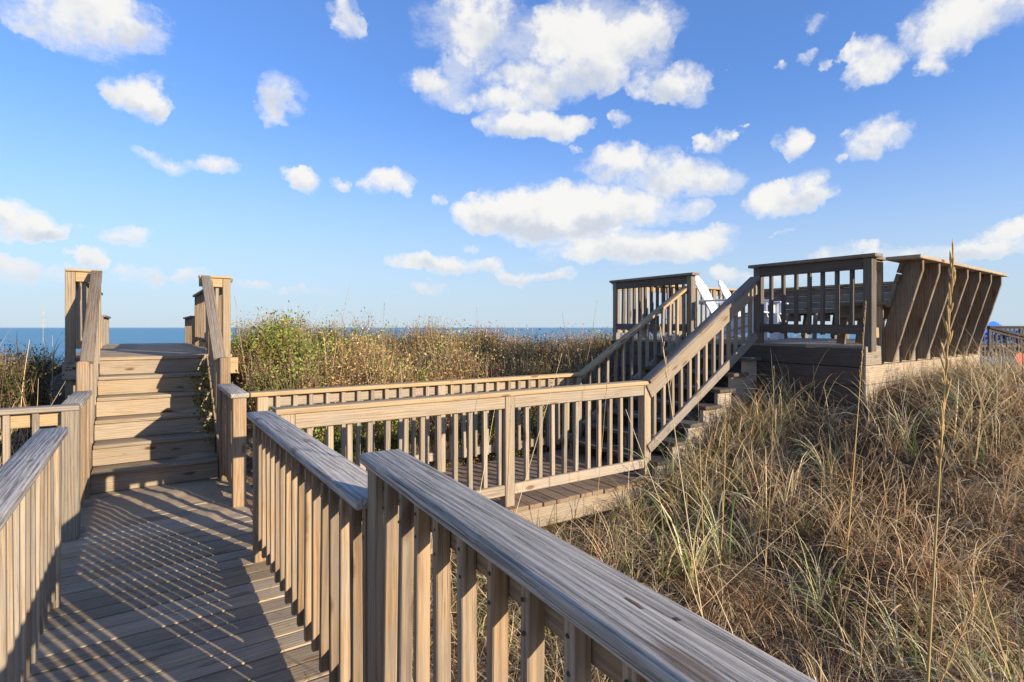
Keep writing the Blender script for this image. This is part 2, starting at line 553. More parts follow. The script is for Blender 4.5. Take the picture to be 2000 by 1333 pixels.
def railing(label, A, B, zA, zB, side, posts=(), spacing=0.135, top=0.985, cap=(-0.03, 0.125), capT=0.038, low=0.10,
            lowH=0.09, topH=0.105, capx=(0.0, 0.0), mat='wood_tan', capm='wood_grey_cap', boardm=None, postm=None, bal=(0.038, 0.038),
            first=None, last=None, postS=0.09, post_bot=0.0, capbev=0.006, capseg=2, balbot=None, nails=False, noboards=False, posttop=None, jit=0.006):
    """A,B: the outer face line; side=+1 when the inside lies to the left of A->B"""
    boardm = boardm or mat
    postm = postm or mat
    A2, B2 = Vector((*A, 0)), Vector((*B, 0))
    L = (B2 - A2).length
    d = (B2 - A2) / L
    n = Vector((-d.y, d.x, 0)) * side
    sl = (zB - zA) / L
    t = Thing("wooden_railing", label, "railing", (A[0], A[1], zA))

    def P(s_, dd, h):
        q = A2 + d * s_ + n * dd
        q.z = zA + sl * s_ + h
        return q
    cz = top - capT / 2
    cs = math.sqrt(1 + sl * sl)
    upv = Vector((-d.x * sl, -d.y * sl, 1))
    c0, c1 = -capx[0], L + capx[1]
    ln = c1 - c0
    k = 1 if ln < 4.4 else 2
    for i in range(k):
        a, b = c0 + ln * i / k, c0 + ln * (i + 1) / k - (0.004 if i < k - 1 else 0)
        mid = (cap[0] + cap[1]) / 2
        t.board("cap_board", P(a, mid, cz), P(b, mid, cz), cap[1] - cap[0], capT, upv, capm, capbev, capseg)
    under = top - capT * cs - 0.001
    edges = sorted(list(posts))
    bt, bb = under, under - topH
    for q in edges:
        p0 = P(q + postS / 2, postS / 2, 0)
        z0, z1 = zA + sl * (q + postS / 2) + post_bot, zA + sl * (q + postS / 2) + (posttop or under)
        t.board("post", (p0.x, p0.y, z0), (p0.x, p0.y, z1), postS, postS, n, postm, 0.005)
    spans = []
    cur = 0.0
    for q in edges:
        if q - cur > 0.06:
            spans.append((cur, q - 0.002))
        cur = q + postS + 0.002
    if L - cur > 0.06:
        spans.append((cur, L))
    if not noboards:
        for a, b in spans:
            for h, H, nm in ((bt - topH / 2, topH, "top_board"), (low + lowH / 2, lowH, "bottom_board")):
                t.board(nm, P(a, 0.024, h), P(b, 0.024, h), H, 0.036, n, boardm, 0.004)
    s0 = 0.09 if first is None else first
    s1 = L - 0.09 if last is None else last
    m = max(1, round((s1 - s0) / spacing))
    b0 = low - 0.004 if balbot is None else balbot
    for i in range(m + 1):
        s_ = s0 + (s1 - s0) * i / m + rnd.uniform(-0.004, 0.004)
        if any(q - 0.022 < s_ < q + postS + 0.022 for q in edges):
            continue
        dd = 0.0435 + bal[1] / 2
        lo, hi = P(s_, dd, b0 + rnd.uniform(-0.012, 0.006)), P(s_, dd, bt - 0.002)
        bo = t.board("baluster", lo, hi, bal[0], bal[1], n, mat, 0.003, jit=jit)
        if nails:
            for h in (0.045, 0.105):
                q = P(s_ + 0.004 * rnd.uniform(-1, 1), dd + bal[1] / 2 + 0.001, bt - h)
                t.mesh("nail", NAIL, Matrix.Translation(q) @ n.to_track_quat('Z', 'Y').to_matrix().to_4x4(), parent=bo)
    return t


# ------------------------------------------------------------------ terrain
CTRL = np.array([
    (-4, 4, -.25), (-6, 6, .15), (-1.5, 5.5, -.2), (-1.4, 7.2, .35), (-2.2, 8, .5), (-4, 9, .62), (-8, 10, .6), (0, 6.5, -.35), (0, 7.6, .2), (0.2, 11, .75), (0, 14, .8),
    (1.5, 5.8, -.3), (2, 7.2, .25), (2, 8.4, .62), (3.4, 9, .55), (1.5, 10, .85), (5, 9, .5), (5, 6.3, -.05), (8, 9.5, .5), (12, 10, .4), (3, 6.2, -.2), (6.4, 7.4, .35),
    (0, 0, -.6), (0, 3, -.5), (-2, 1, -.5), (-3, -3, -.7), (2, 0, -.62), (1.5, 2, -.55), (3, 3.4, -.38), (2, -3, -.85), (4, 0, -.55), (3, 2, -.5), (4.4, 3.2, -.12),
    (5, 1.8, -.08), (6, 2.3, .62), (5.6, 3.4, .35), (7, 1.7, .74), (9, 1.6, .74), (10.3, 2.2, .62), (7.5, 0, .3), (5.6, 0, -.25), (9, 5, .6), (12, 0.5, .45), (11.5, 3, .4), (14, 3, .05), (20, 3, -.5),
    (5, -3, -.65), (10, -3, .1), (2.6, 1.2, -.48), (7.5, 4.6, .5), (16, -3, .05), (3.6, -1.2, -.72), (6, -1.3, -.3),
    (-12, 4, .2), (-12, -6, -.7), (0, -10, -.9), (10, -10, -.3), (22, -8, -.5), (26, 6, -.7), (30, 10, -.7), (22, 10, -.5), (-14, 12, .5),
    (-20, 18, -.3), (-6, 15, .45), (6, 15, .2), (16, 15, .3), (28, 16, -.7), (0, 19, -.8), (14, 21, -1.2), (-20, 27, -2.8), (0, 27, -2.8), (20, 27, -2.8), (40, 27, -2.6), (40, 8, -.7),
    (-20, 40, -4.4), (10, 40, -4.5), (40, 40, -4.5), (-25, -20, -.9), (10, -25, -.7), (45, -20, -.7), (-30, 5, 0), (-30, 70, -6), (10, 70, -6), (50, 70, -6)], float)


def tps(r2):
    return np.where(r2 > 1e-12, 0.5 * r2 * np.log(np.maximum(r2, 1e-12)), 0.0)


def _fit():
    x, y, z = CTRL.T
    n = len(x)
    K = tps((x[:, None] - x) ** 2 + (y[:, None] - y) ** 2) + np.eye(n) * 0.02
    Pm = np.stack([np.ones(n), x, y], 1)
    A = np.zeros((n + 3, n + 3))
    A[:n, :n] = K
    A[:n, n:] = Pm
    A[n:, :n] = Pm.T
    return np.linalg.solve(A, np.concatenate([z, np.zeros(3)]))


_COEF = _fit()


def vnoise(x, y, seed=0):
    def h(i, j):
        v = np.sin(i * 127.1 + j * 311.7 + seed * 74.7) * 43758.5453
        return v - np.floor(v)
    i, j = np.floor(x), np.floor(y)
    u, v = x - i, y - j
    u, v = u * u * (3 - 2 * u), v * v * (3 - 2 * v)
    return (h(i, j) * (1 - u) + h(i + 1, j) * u) * (1 - v) + (h(i, j + 1) * (1 - u) + h(i + 1, j + 1) * u) * v


def height(x, y):
    x = np.asarray(x, float)
    y = np.asarray(y, float)
    sh = x.shape
    xf, yf = x.ravel(), y.ravel()
    out = np.empty(len(xf))
    for s in range(0, len(xf), 20000):
        xx, yy = xf[s:s + 20000], yf[s:s + 20000]
        K = tps((xx[:, None] - CTRL[:, 0]) ** 2 + (yy[:, None] - CTRL[:, 1]) ** 2)
        out[s:s + 20000] = K @ _COEF[:-3] + _COEF[-3] + _COEF[-2] * xx + _COEF[-1] * yy
    out += (vnoise(xf * 1.1, yf * 1.1, 1) - .5) * 0.36 + (vnoise(xf * 2.7, yf * 2.7, 2) - .5) * 0.12
    return out.reshape(sh)


def grid_obj(name, xs, ys, zf, mat):
    X, Y = np.meshgrid(xs, ys)
    Z = zf(X, Y)
    nx, ny = len(xs), len(ys)
    v = np.stack([X.ravel(), Y.ravel(), Z.ravel()], 1)
    i = np.arange((nx - 1) * (ny - 1))
    r, c = i // (nx - 1), i % (nx - 1)
    a = r * nx + c
    f = np.stack([a, a + 1, a + nx + 1, a + nx], 1)
    me = bpy.data.meshes.new(name)
    me.from_pydata(v.tolist(), [], f.tolist())
    me.polygons.foreach_set('use_smooth', np.ones(len(f), bool))
    me.materials.append(MATS[mat])
    o = bpy.data.objects.new(name, me)
    COL.objects.link(o)
    return o


xs = np.concatenate([np.arange(-34, -9, 1.5), np.arange(-9, 15, 0.2), np.arange(15, 52, 1.5)])
ys = np.concatenate([np.arange(-24, -5, 1.5), np.arange(-5, 14, 0.2), np.arange(14, 72, 1.5)])
ground = grid_obj("ground", xs, ys, height, 'dune_sand')
ground['kind'] = 'structure'
ground['label'] = 'sandy dune ground under the grass and walkways'
sea = grid_obj("sea", np.linspace(-40000, 40000, 9), np.concatenate([[-100, 30, 60, 200, 1000], np.linspace(5000, 40000, 6)]), lambda x, y: x * 0 - 5.0, 'sea_water')
sea['kind'] = 'structure'
sea['label'] = 'blue sea reaching the horizon'

# ------------------------------------------------------------------ boardwalks
def boardwalk(label, boards, extra=(), mat='wood_deck'):
    t = Thing("boardwalk", label, None, (0, 0, 0), kind='structure')
    for p0, p1, w in boards:
        t.board("deck_board", p0, p1, w, 0.036, UP, mat, 0.004, jit=0.0012)
    for nm, p0, p1, w, T, up, mat in extra:
        t.board(nm, p0, p1, w, T, up, mat, 0.004)
    return t


bs_ = []
y = -1.4
while y < 6.42:
    xl = -0.52
    xr = 0.74
    dz_ = 0.15 if y < 1.66 else 0.0      # one low step up towards the camera
    bs_.append(((xl + rnd.uniform(-.006, .006), y + 0.07, dz_ - 0.018 + rnd.uniform(-.002, .002)), (xr + rnd.uniform(-.012, .012), y + 0.07, dz_ - 0.018 + rnd.uniform(-.002, .002)), 0.1320))
    y += 0.1455
boardwalk('weathered plank boardwalk with striped shadows leading to the left stairs', bs_,
          [("joist", (-0.45, -1.4, -0.13), (-0.45, 6.4, -0.13), 0.18, 0.038, (1, 0, 0), 'wood_dark'), ("joist", (0.66, -1.4, -0.13), (0.66, 6.4, -0.13), 0.18, 0.038, (1, 0, 0), 'wood_dark')])
bs_ = []
x = 0.80
while x < 4.5:
    bs_.append(((x + 0.05, 3.93 + rnd.uniform(-.012, .012), -0.018), (x + 0.05, 5.50, -0.018), 0.139))
    x += 0.1455
boardwalk('plank walkway branching to the right toward the deck stairs', bs_,
          [("fascia_board", (0.78, 3.965, -0.128), (4.55, 3.965, -0.128), 0.18, 0.038, (0, 1, 0), 'wood_pale'), ("fascia_board", (0.78, 5.46, -0.128), (4.55, 5.46, -0.128), 0.18, 0.038, (0, 1, 0), 'wood_dark')], 'wood_warm_deck')
bs_ = []
x = -0.67
while x > -5:
    bs_.append(((x + 0.01, 3.93, -0.018), (x + 0.01, 5.26, -0.018), 0.139))
    x -= 0.1455
boardwalk('plank walkway branching off to the left behind the left railing', bs_,
          [("fascia_board", (-5, 3.965, -0.128), (-0.6, 3.965, -0.128), 0.18, 0.038, (0, 1, 0), 'wood_pale'), ("fascia_board", (-5, 5.22, -0.128), (-0.6, 5.22, -0.128), 0.18, 0.038, (0, 1, 0), 'wood_dark')])

# ------------------------------------------------------------------ railings of the walkways
near_rail = railing('nearest grey capped railing at bottom right, wide worn cap with knot and cracks', (0.572, -0.9), (0.712, 1.79), 0.15, 0.15, +1, posts=(2.602,), spacing=0.1345, top=0.985,
        cap=(-0.03, 0.112), capT=0.037, capx=(0, 0.015), capbev=0.010, capseg=3, bal=(0.029, 0.038), first=0.1, last=2.545, nails=True, low=0.10, topH=0.10)
railing('grey capped railing along right edge of the boardwalk, behind the nearest railing', (0.712, 1.80), (0.712, 4.06), 0, 0, +1, posts=(2.168,), spacing=0.135, top=0.985,
        cap=(-0.032, 0.125), capT=0.040, capx=(0.0, 0.01), capbev=0.009, capseg=2, bal=(0.030, 0.038), first=0.05, last=2.10, nails=True, low=0.115)
railing('left boardwalk railing with grey cap and sunlit inner balusters', (-0.465, -0.7), (-0.465, 4.03), 0, 0, -1, posts=(4.64,), spacing=0.128, top=0.985,
        cap=(-0.01, 0.122), capT=0.040, capx=(0.0, 0.012), capbev=0.008, capseg=2, mat='wood_pale', boardm='wood_tan')
railing('far railing of the left branch walkway, ending at the left corner post', (-5.0, 5.25), (-0.375, 5.25), 0, 0, -1, posts=(4.52, 2.6, 0.6), spacing=0.16, top=0.98,
        cap=(-0.025, 0.105), capx=(0, 0.0), capm='wood_pale', postS=0.105, mat='wood_pale', boardm='wood_yellow_lit', low=0.30, lowH=0.2)
railing('short grey capped railing from the left corner post to the left stairs', (-0.476, 5.256), (-0.476, 6.30), 0, 0, -1, spacing=0.115, top=0.98,
        cap=(-0.02, 0.11), capm='wood_grey_cap', mat='wood_tan', first=0.06, last=1.0)
railing('short grey capped railing from the right corner post to the left stairs', (0.764, 5.30), (0.764, 6.30), 0, 0, +1, posts=(0.0,), spacing=0.115, top=0.98,
        cap=(-0.02, 0.125), capx=(0.02, 0), capm='wood_grey_cap', mat='wood_tan', postS=0.105, first=0.17, last=0.95)
railing('far railing of the right branch walkway with yellow sunlit cap', (0.80, 5.44), (4.66, 5.44), 0, 0, -1, posts=(0.06, 1.83, 3.75), spacing=0.145, top=0.975,
        cap=(-0.02, 0.12), capm='wood_yellow_lit', mat='wood_pale', boardm='wood_pale', low=0.12)
railing('near railing of the right branch walkway with yellow sunlit cap', (0.755, 4.0), (4.41, 4.0), 0, 0, +1, posts=(0.03, 1.853, 3.562), spacing=0.142, top=0.995,
        cap=(-0.012, 0.128), capm='wood_yellow_lit', mat='wood_pale', boardm='wood_pale', low=0.10, postS=0.096, postm='wood_pale')

def cap_marks(t):
    """torn knot and bolt hole in the cap of the nearest railing"""
    capo = [c for c in t.o.children if c.name.startswith('cap_board')][0]
    d = Vector((0.14, 2.69, 0)).normalized()
    for nm, x, y, L, w, m in (('knot', 0.617, 0.591, 0.044, 0.008, 'knot_wood'), ('bolt_hole', 0.634, 0.527, 0.012, 0.009, 'nail_steel')):
        bm = bmesh.new()
        n = 14
        vs = []
        for k in range(n):
            a = 2 * math.pi * k / n
            r_ = 1 + rnd.uniform(-.22, .22)
            vs.append(bm.verts.new((math.cos(a) * L / 2 * r_, math.sin(a) * w / 2 * r_, 0.0)))
        c0 = bm.verts.new((0, 0, 0.0008))
        for k in range(n):
            bm.faces.new((vs[k], vs[(k + 1) % n], c0))
        me = bpy.data.meshes.new(nm)
        bm.to_mesh(me)
        bm.free()
        me.materials.append(MATS[m])
        a = math.atan2(d.y, d.x)
        t.mesh(nm, me, Matrix.Translation((x, y, 1.1355)) @ Matrix.Rotation(a, 4, 'Z'), parent=capo)


cap_marks(near_rail)

# ------------------------------------------------------------------ left stairs and the crossover platform
NR, RISE, RUN, Y0 = 6, 0.2017, 0.275, 6.44
t = Thing("wooden_staircase", 'weathered wooden stairs climbing over the dune at left toward the sea', 'stairs', (0.13, Y0, 0))
for i in range(NR):
    z = RISE * (i + 1)
    yy = Y0 + RUN * i
    t.board("riser", (-0.39, yy + 0.032, z - 0.038 - (RISE - 0.038) / 2), (0.665, yy + 0.032, z - 0.038 - (RISE - 0.038) / 2), RISE - 0.041, 0.03, (0, 1, 0), 'wood_stair', 0.003, jit=0.001)
    if i < NR - 1:
        t.board("tread", (-0.385, yy + 0.145, z - 0.019), (0.66, yy + 0.145, z - 0.019), 0.298, 0.037, UP, 'wood_stair', 0.006, 2, jit=0.001)
prof = [(0, -0.3), (0, 0.0)]
for sx, xx in ((-1, -0.415), (1, 0.690)):
    a, b = Vector((xx, Y0 - 0.02, 0.02)), Vector((xx, 7.83, 1.08))
    t.board("stringer", a, b, 0.26, 0.038, (1, 0, 0), 'wood_tan', 0.004)
for xx, nm in ((-0.4345, 'l'), (0.712, 'r')):
    t.board("post", (xx, 6.355, -0.1), (xx, 6.355, 1.245), 0.098, 0.098, (0, 1, 0), 'wood_tan', 0.016, 2)
zc0, zc1 = 1.245, 2.195
railing('left hand rail of the left stairs with dark knotty cap', (-0.452, 6.405), (-0.452, 7.80), zc0 - 0.985, zc1 - 0.985, -1, spacing=0.115, top=0.985, cap=(-0.012, 0.09),
        capm='wood_brown_cap', mat='wood_pale', low=0.20, lowH=0.14, first=0.04, last=1.37, topH=0.12, capx=(-0.005, 0.0))
railing('right hand rail of the left stairs with grey brown cap and creeper', (0.742, 6.405), (0.742, 7.80), zc0 - 0.985, zc1 - 0.985, +1, spacing=0.115, top=0.985, cap=(0.025, 0.127),
        capm='wood_brown_cap', mat='wood_tan', low=0.20, lowH=0.14, first=0.04, last=1.37, topH=0.12, capx=(-0.005, 0.0))
PZ = RISE * NR
t = Thing("wooden_platform", 'raised plank platform at the top of the left stairs over the dune', 'platform', (0.13, 7.9, PZ))
yy = Y0 + RUN * 5 - 0.005
i = 0
while yy < 14.2:
    x0, x1 = ((-0.42, 0.70) if i == 0 else (-0.72, 0.98))
    t.board("deck_board", (x0, yy + 0.07, PZ - 0.019), (x1, yy + 0.07, PZ - 0.019), 0.139, 0.037, UP, 'wood_stair' if i == 0 else 'wood_deck', 0.006, 2)
    yy += 0.1455
    i += 1
for xx in (-0.70, 0.96):
    t.board("joist", (xx, 7.85, PZ - 0.14), (xx, 14.2, PZ - 0.14), 0.2, 0.038, (1, 0, 0), 'wood_pale')
    for yy in (9.8, 12.2, 14.0):
        t.board("post", (xx, yy, -0.6), (xx, yy, PZ - 0.05), 0.1, 0.1, (0, 1, 0), 'wood_dark')
t.board("joist", (-0.72, 7.838, PZ - 0.14), (-0.445, 7.838, PZ - 0.14), 0.2, 0.038, (0, 1, 0), 'wood_pale')
t.board("joist", (0.735, 7.838, PZ - 0.14), (1.03, 7.838, PZ - 0.14), 0.2, 0.038, (0, 1, 0), 'wood_yellow_lit')
railing('short sunlit railing left of the left stair top on the platform', (-0.70, 7.87), (-0.37, 7.87), PZ, PZ, +1, posts=(0.0,), spacing=0.09, top=0.995, cap=(-0.02, 0.12), capm='wood_yellow_lit', mat='wood_pale',
        boardm='wood_yellow_lit', postm='wood_stair', post_bot=-0.95, low=0.1, topH=0.11, first=0.17, last=0.28, capT=0.03)
railing('short sunlit railing right of the left stair top on the platform', (0.60, 7.87), (0.96, 7.87), PZ, PZ, +1, posts=(0.262,), spacing=0.09, top=0.99, cap=(-0.02, 0.12), capm='wood_yellow_lit', mat='wood_pale',
        boardm='wood_yellow_lit', postm='wood_stair', post_bot=-0.95, low=0.1, topH=0.11, first=0.08, last=0.2, capT=0.03)
railing('left platform railing beyond the left stairs', (-0.685, 8.1), (-0.685, 12.4), PZ, PZ, -1, posts=(2.1, 4.2), spacing=0.14, top=0.955, cap=(0.0, 0.12), capm='wood_brown_cap', mat='wood_pale')
railing('right platform railing beyond the left stairs', (0.965, 8.0), (0.965, 12.5), PZ, PZ, +1, posts=(2.1, 4.4), spacing=0.14, top=0.97, capm='wood_brown_cap', mat='wood_tan')
railing('lower left railing at the seaward end of the platform', (-0.66, 12.6), (-0.66, 14.8), PZ - 0.4, PZ - 0.4, -1, posts=(0.0, 2.1), spacing=0.14, top=0.97, capm='wood_brown_cap', mat='wood_pale')
railing('lower right railing at the seaward end of the platform', (0.93, 12.6), (0.93, 14.8), PZ - 0.4, PZ - 0.4, +1, posts=(0.0, 2.1), spacing=0.14, top=0.97, capm='wood_brown_cap', mat='wood_tan')

# ------------------------------------------------------------------ right stairs and deck
DZ = 1.36
NR2, RUN2 = 8, 0.255
t = Thing("wooden_staircase", 'open riser wooden stairs rising to the seating deck at right', 'stairs', (5.2, 4.7, 0))
poly = []
for k in range(NR2 - 1):
    z = 0.17 * (k + 1)
    x0 = 4.40 + RUN2 * k
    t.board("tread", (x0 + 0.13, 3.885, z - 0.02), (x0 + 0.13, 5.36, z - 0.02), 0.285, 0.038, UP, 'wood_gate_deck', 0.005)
poly = [(4.40, -0.28), (4.40, 0.128)]
for k in range(NR2 - 1):
    x0 = 4.40 + RUN2 * k + 0.012
    poly += [(x0, 0.17 * (k + 1) - 0.04), (x0 + RUN2, 0.17 * (k + 1) - 0.04)]
poly += [(6.18, 0.17 * 7 - 0.04), (6.18, 0.80), (4.70, -0.28)]
pp = []
for q in poly:
    if not pp or (abs(pp[-1][0] - q[0]) + abs(pp[-1][1] - q[1])) > 1e-4:
        pp.append(q)
for y0 in (3.935, 4.6, 5.26):
    t.mesh("stringer", prism_mesh(pp, y0, y0 + 0.045, 'wood_pale', 0))
railing('near stair rail climbing to the seating deck, pale sunlit side', (4.37, 3.975), (6.27, 3.975), 0.02, 1.18, +1, spacing=0.14, top=0.985, cap=(-0.012, 0.115), capm='wood_brown_cap', mat='wood_pale',
        low=0.225, lowH=0.095, topH=0.15, first=0.13, last=1.83, capx=(0.0, 0.03))
railing('far stair rail climbing to the seating deck, yellow sunlit cap', (4.665, 5.44), (6.52, 5.29), -0.005, 1.17, -1, spacing=0.14, top=0.98, cap=(-0.012, 0.115), capm='wood_yellow_lit', mat='wood_pale',
        low=0.22, lowH=0.09, topH=0.05, first=0.13, last=1.8, capx=(0.0, 0.0))

FA, FB = Vector((6.20, 2.745)), Vector((6.67, 6.90))   # the deck's left side, front to back
SK = -math.tan(R(3.5))


def front_y(x, d=0.0):
    return 2.737 - (x - 6.2) * SK - d


def left_x(y):
    return FA.x + (y - FA.y) / (FB.y - FA.y) * (FB.x - FA.x)


t = Thing("wooden_deck", 'raised seating deck at right with plank skirt above the grass', 'deck', (7.9, 4.6, DZ))
x = 6.22
while x < 10.1:
    yb = 6.75
    ys0 = front_y(x) + 0.01
    if x < 6.66:   # boards run out against the slanting left side
        ys0 = max(ys0, front_y(x) + 0.01)
        ye = FA.y + (x + 0.05 - FA.x) / (FB.x - FA.x) * (FB.y - FA.y)
        yb = min(yb, max(ye, ys0 + 0.3))
    t.board("deck_board", (x + 0.07, ys0, DZ - 0.019), (x + 0.07, yb, DZ - 0.019), 0.139, 0.037, UP, 'wood_pale', 0.004, jit=0.0008)
    x += 0.1455
# skirt planks: left in dark wood, its shade put into the colour; front paler, in sun
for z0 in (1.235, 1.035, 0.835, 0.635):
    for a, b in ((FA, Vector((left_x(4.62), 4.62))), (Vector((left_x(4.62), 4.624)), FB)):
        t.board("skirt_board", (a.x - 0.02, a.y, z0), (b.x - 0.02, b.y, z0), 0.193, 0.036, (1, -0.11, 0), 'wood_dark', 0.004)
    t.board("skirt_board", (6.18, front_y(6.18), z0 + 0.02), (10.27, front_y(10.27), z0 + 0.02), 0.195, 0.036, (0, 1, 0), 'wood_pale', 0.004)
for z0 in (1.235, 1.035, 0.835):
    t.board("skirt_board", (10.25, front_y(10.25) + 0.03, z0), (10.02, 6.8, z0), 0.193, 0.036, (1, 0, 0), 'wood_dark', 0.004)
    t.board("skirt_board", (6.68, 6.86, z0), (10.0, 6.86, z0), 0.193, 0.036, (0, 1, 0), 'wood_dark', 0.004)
for (px_, py_) in ((6.5, 3.2), (6.8, 6.3), (9.2, 3.0), (9.3, 6.4)):
    t.board("post", (px_, py_, 0.2), (px_, py_, DZ - 0.05), 0.1, 0.1, (0, 1, 0), 'wood_dark')

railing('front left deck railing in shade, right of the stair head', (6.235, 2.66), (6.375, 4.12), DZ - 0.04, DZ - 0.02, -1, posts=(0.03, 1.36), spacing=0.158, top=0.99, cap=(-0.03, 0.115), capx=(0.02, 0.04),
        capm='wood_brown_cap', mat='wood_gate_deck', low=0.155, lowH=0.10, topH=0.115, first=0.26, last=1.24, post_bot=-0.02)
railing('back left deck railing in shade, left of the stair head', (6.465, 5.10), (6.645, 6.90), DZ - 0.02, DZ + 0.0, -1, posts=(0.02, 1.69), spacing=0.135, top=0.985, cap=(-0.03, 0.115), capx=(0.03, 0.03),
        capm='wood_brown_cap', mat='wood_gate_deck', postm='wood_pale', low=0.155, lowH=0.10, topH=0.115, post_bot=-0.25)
railing('back deck railing on the sea side behind the white chairs', (6.66, 6.90), (10.0, 6.90), DZ, DZ, -1, posts=(0.62, 1.6, 2.6), spacing=0.135, top=0.965, capm='wood_yellow_lit', mat='wood_pale', boardm='wood_yellow_lit', low=0.1, capx=(0, 0.02))
railing('very short sunlit deck railing between corner post and slanted bench', (6.345, 2.735), (6.655, 2.752), DZ - 0.04, DZ - 0.04, +1, posts=(0.255,), postS=0.05, spacing=0.13, top=0.985, cap=(-0.03, 0.10),
        capm='wood_brown_cap', mat='wood_pale', boardm='wood_yellow_lit', low=0.12, lowH=0.11, first=0.05, last=0.08, post_bot=0.0)


def slanted_bench(label, loc, rotz, n_rib, pitch, zbase, bx0=0.0, mat_rib='wood_rib', cap_lo=-0.17, skirt=True):
    """local: ribs along +x, outward = -y, heights above the deck floor"""
    t = Thing("slanted_bench", label, 'bench', loc, rotz)
    bl = 0.0
    for i in range(n_rib):
        x = bx0 + i * pitch
        prof = [(0.0, -0.18), (-0.09, -0.18), (-0.355, 0.78), (-0.355, 0.885), (-0.20, 0.885), (-0.185, 0.80), (0.03, 0.03), (0.0, 0.03)]
        me = prism_mesh([(q[1], -q[0]) for q in prof], -0.025, 0.025, mat_rib, 0.002)
        # the board's own x runs up its length; its z points outward (-y)
        m = Matrix(((0, -1, 0, x), (0, 0, -1, 0), (1, 0, 0, 0), (0, 0, 0, 1)))
        t.mesh("rib", me, m, world=False)
        for zz in (0.06, 0.36):
            yo = -0.09 - (zz + 0.18) * 0.276
            t.board("cleat", (x - 0.004, yo + 0.012, zz), (x - 0.004, yo - 0.020, zz + 0.115), 0.03, 0.036, (1, 0, 0), mat_rib, 0.002, world=False)
        t.board("seat_arm", (x + 0.04, 0.02, 0.36), (x + 0.04, 0.50, 0.36), 0.13, 0.036, (1, 0, 0), mat_rib, 0.003, world=False)
        t.board("leg", (x + 0.08, 0.46, 0.002), (x + 0.08, 0.42, 0.40), 0.09, 0.036, (1, 0, 0), mat_rib, 0.003, world=False)
    x0, x1 = bx0 - 0.12, bx0 + (n_rib - 1) * pitch + 0.10
    for k in range(4):
        zz = 0.46 + k * 0.118
        yi = 0.03 - (zz - 0.03) * 0.279 + 0.019
        t.board("back_board", (x0 + 0.05, yi, zz), (x1, yi, zz), 0.112, 0.034, (0, 0.96, 0.29), 'wood_rib', 0.003, world=False)
    for k in range(4):
        yy = 0.0 + k * 0.12
        t.board("seat_board", (x0 + 0.03, yy, 0.446), (x1, yy, 0.446), 0.112, 0.036, UP, 'wood_rib', 0.003, world=False)
    t.board("cap_board", (x0 - 0.07, -0.235, 0.905), (x1 + 0.10, -0.235, 0.905), 0.31, 0.036, UP, 'wood_stair', 0.005, world=False)
    return t


slanted_bench('sunlit bench with outward slanting ribs along the front of the deck', (6.64, front_y(6.64) - 0.020, DZ), R(3.5), 7, 0.51, DZ)
slanted_bench('bench with plank back on the far right side of the deck, seen through railing', (9.86, 3.85, DZ), R(92), 6, 0.50, DZ)

# ------------------------------------------------------------------ chairs
def adirondack(label, loc, rotz, mat, group=None, s=1.0):
    """local: the sitter faces -y"""
    t = Thing("adirondack_chair", label, 'chair', loc, rotz, group)

    def b(nm, p0, p1, w, T, up, **k):
        t.board(nm, Vector(p0) * s, Vector(p1) * s, w * s, T * s, up, mat, 0.004, world=False, **k)
    n = 7
    for i in range(n):
        u = (i - 3) / 3.0
        hgt = 0.80 - 0.17 * u * u
        x0, x1 = u * 0.20, u * 0.255
        lo = Vector((x0, 0.16, 0.28))
        dr = Vector((x1 - x0, 0.40, 0.80)).normalized()
        hi = lo + dr * (hgt * 0.95)
        bm = bmesh.new()
        L = hgt * 0.95 * s
        w0, w1 = 0.030 * s, 0.0395 * s
        pts = [(-L / 2, -w0), (L / 2 - 0.035 * s, -w1), (L / 2 - 0.01 * s, -w1 * 0.75), (L / 2, -w1 * 0.25), (L / 2, w1 * 0.25), (L / 2 - 0.01 * s, w1 * 0.75), (L / 2 - 0.035 * s, w1), (-L / 2, w0)]
        vs = [bm.verts.new((a, c, -0.009 * s)) for a, c in pts]
        f = bm.faces.new(vs)
        r = bmesh.ops.extrude_face_region(bm, geom=[f])
        for v in r['geom']:
            if isinstance(v, bmesh.types.BMVert):
                v.co.z = 0.009 * s
        bmesh.ops.recalc_face_normals(bm, faces=bm.faces)
        me = bpy.data.meshes.new("slat")
        bm.to_mesh(me)
        bm.free()
        me.materials.append(MATS[mat])
        t.mesh("back_slat", me, frame(lo * s, hi * s, Vector((0, -1, 0.5))), world=False)
    for i in range(6):
        q = i / 5
        yy = -0.40 + 0.52 * q
        b("seat_slat", (-0.255, yy, 0.385 - 0.13 * q), (0.255, yy, 0.385 - 0.13 * q), 0.092, 0.02, (0, 0.24, 1))
    for sx in (-1, 1):
        b("arm", (sx * 0.315, -0.47, 0.565), (sx * 0.315, 0.34, 0.55), 0.13, 0.022, UP)
        b("front_leg", (sx * 0.275, -0.36, 0.0), (sx * 0.275, -0.36, 0.553), 0.115, 0.024, (1, 0, 0))
        b("rear_leg", (sx * 0.245, -0.44, 0.325), (sx * 0.245, 0.52, 0.045), 0.11, 0.024, (1, 0, 0))
        b("arm_bracket", (sx * 0.305, -0.36, 0.40), (sx * 0.305, -0.36, 0.55), 0.07, 0.022, (0, 1, 0))
    b("back_brace", (-0.33, 0.345, 0.535), (0.33, 0.345, 0.535), 0.06, 0.024, (0, 1, 0))
    b("back_brace", (-0.25, 0.20, 0.255), (0.25, 0.20, 0.255), 0.07, 0.024, (0, 1, 0))
    return t


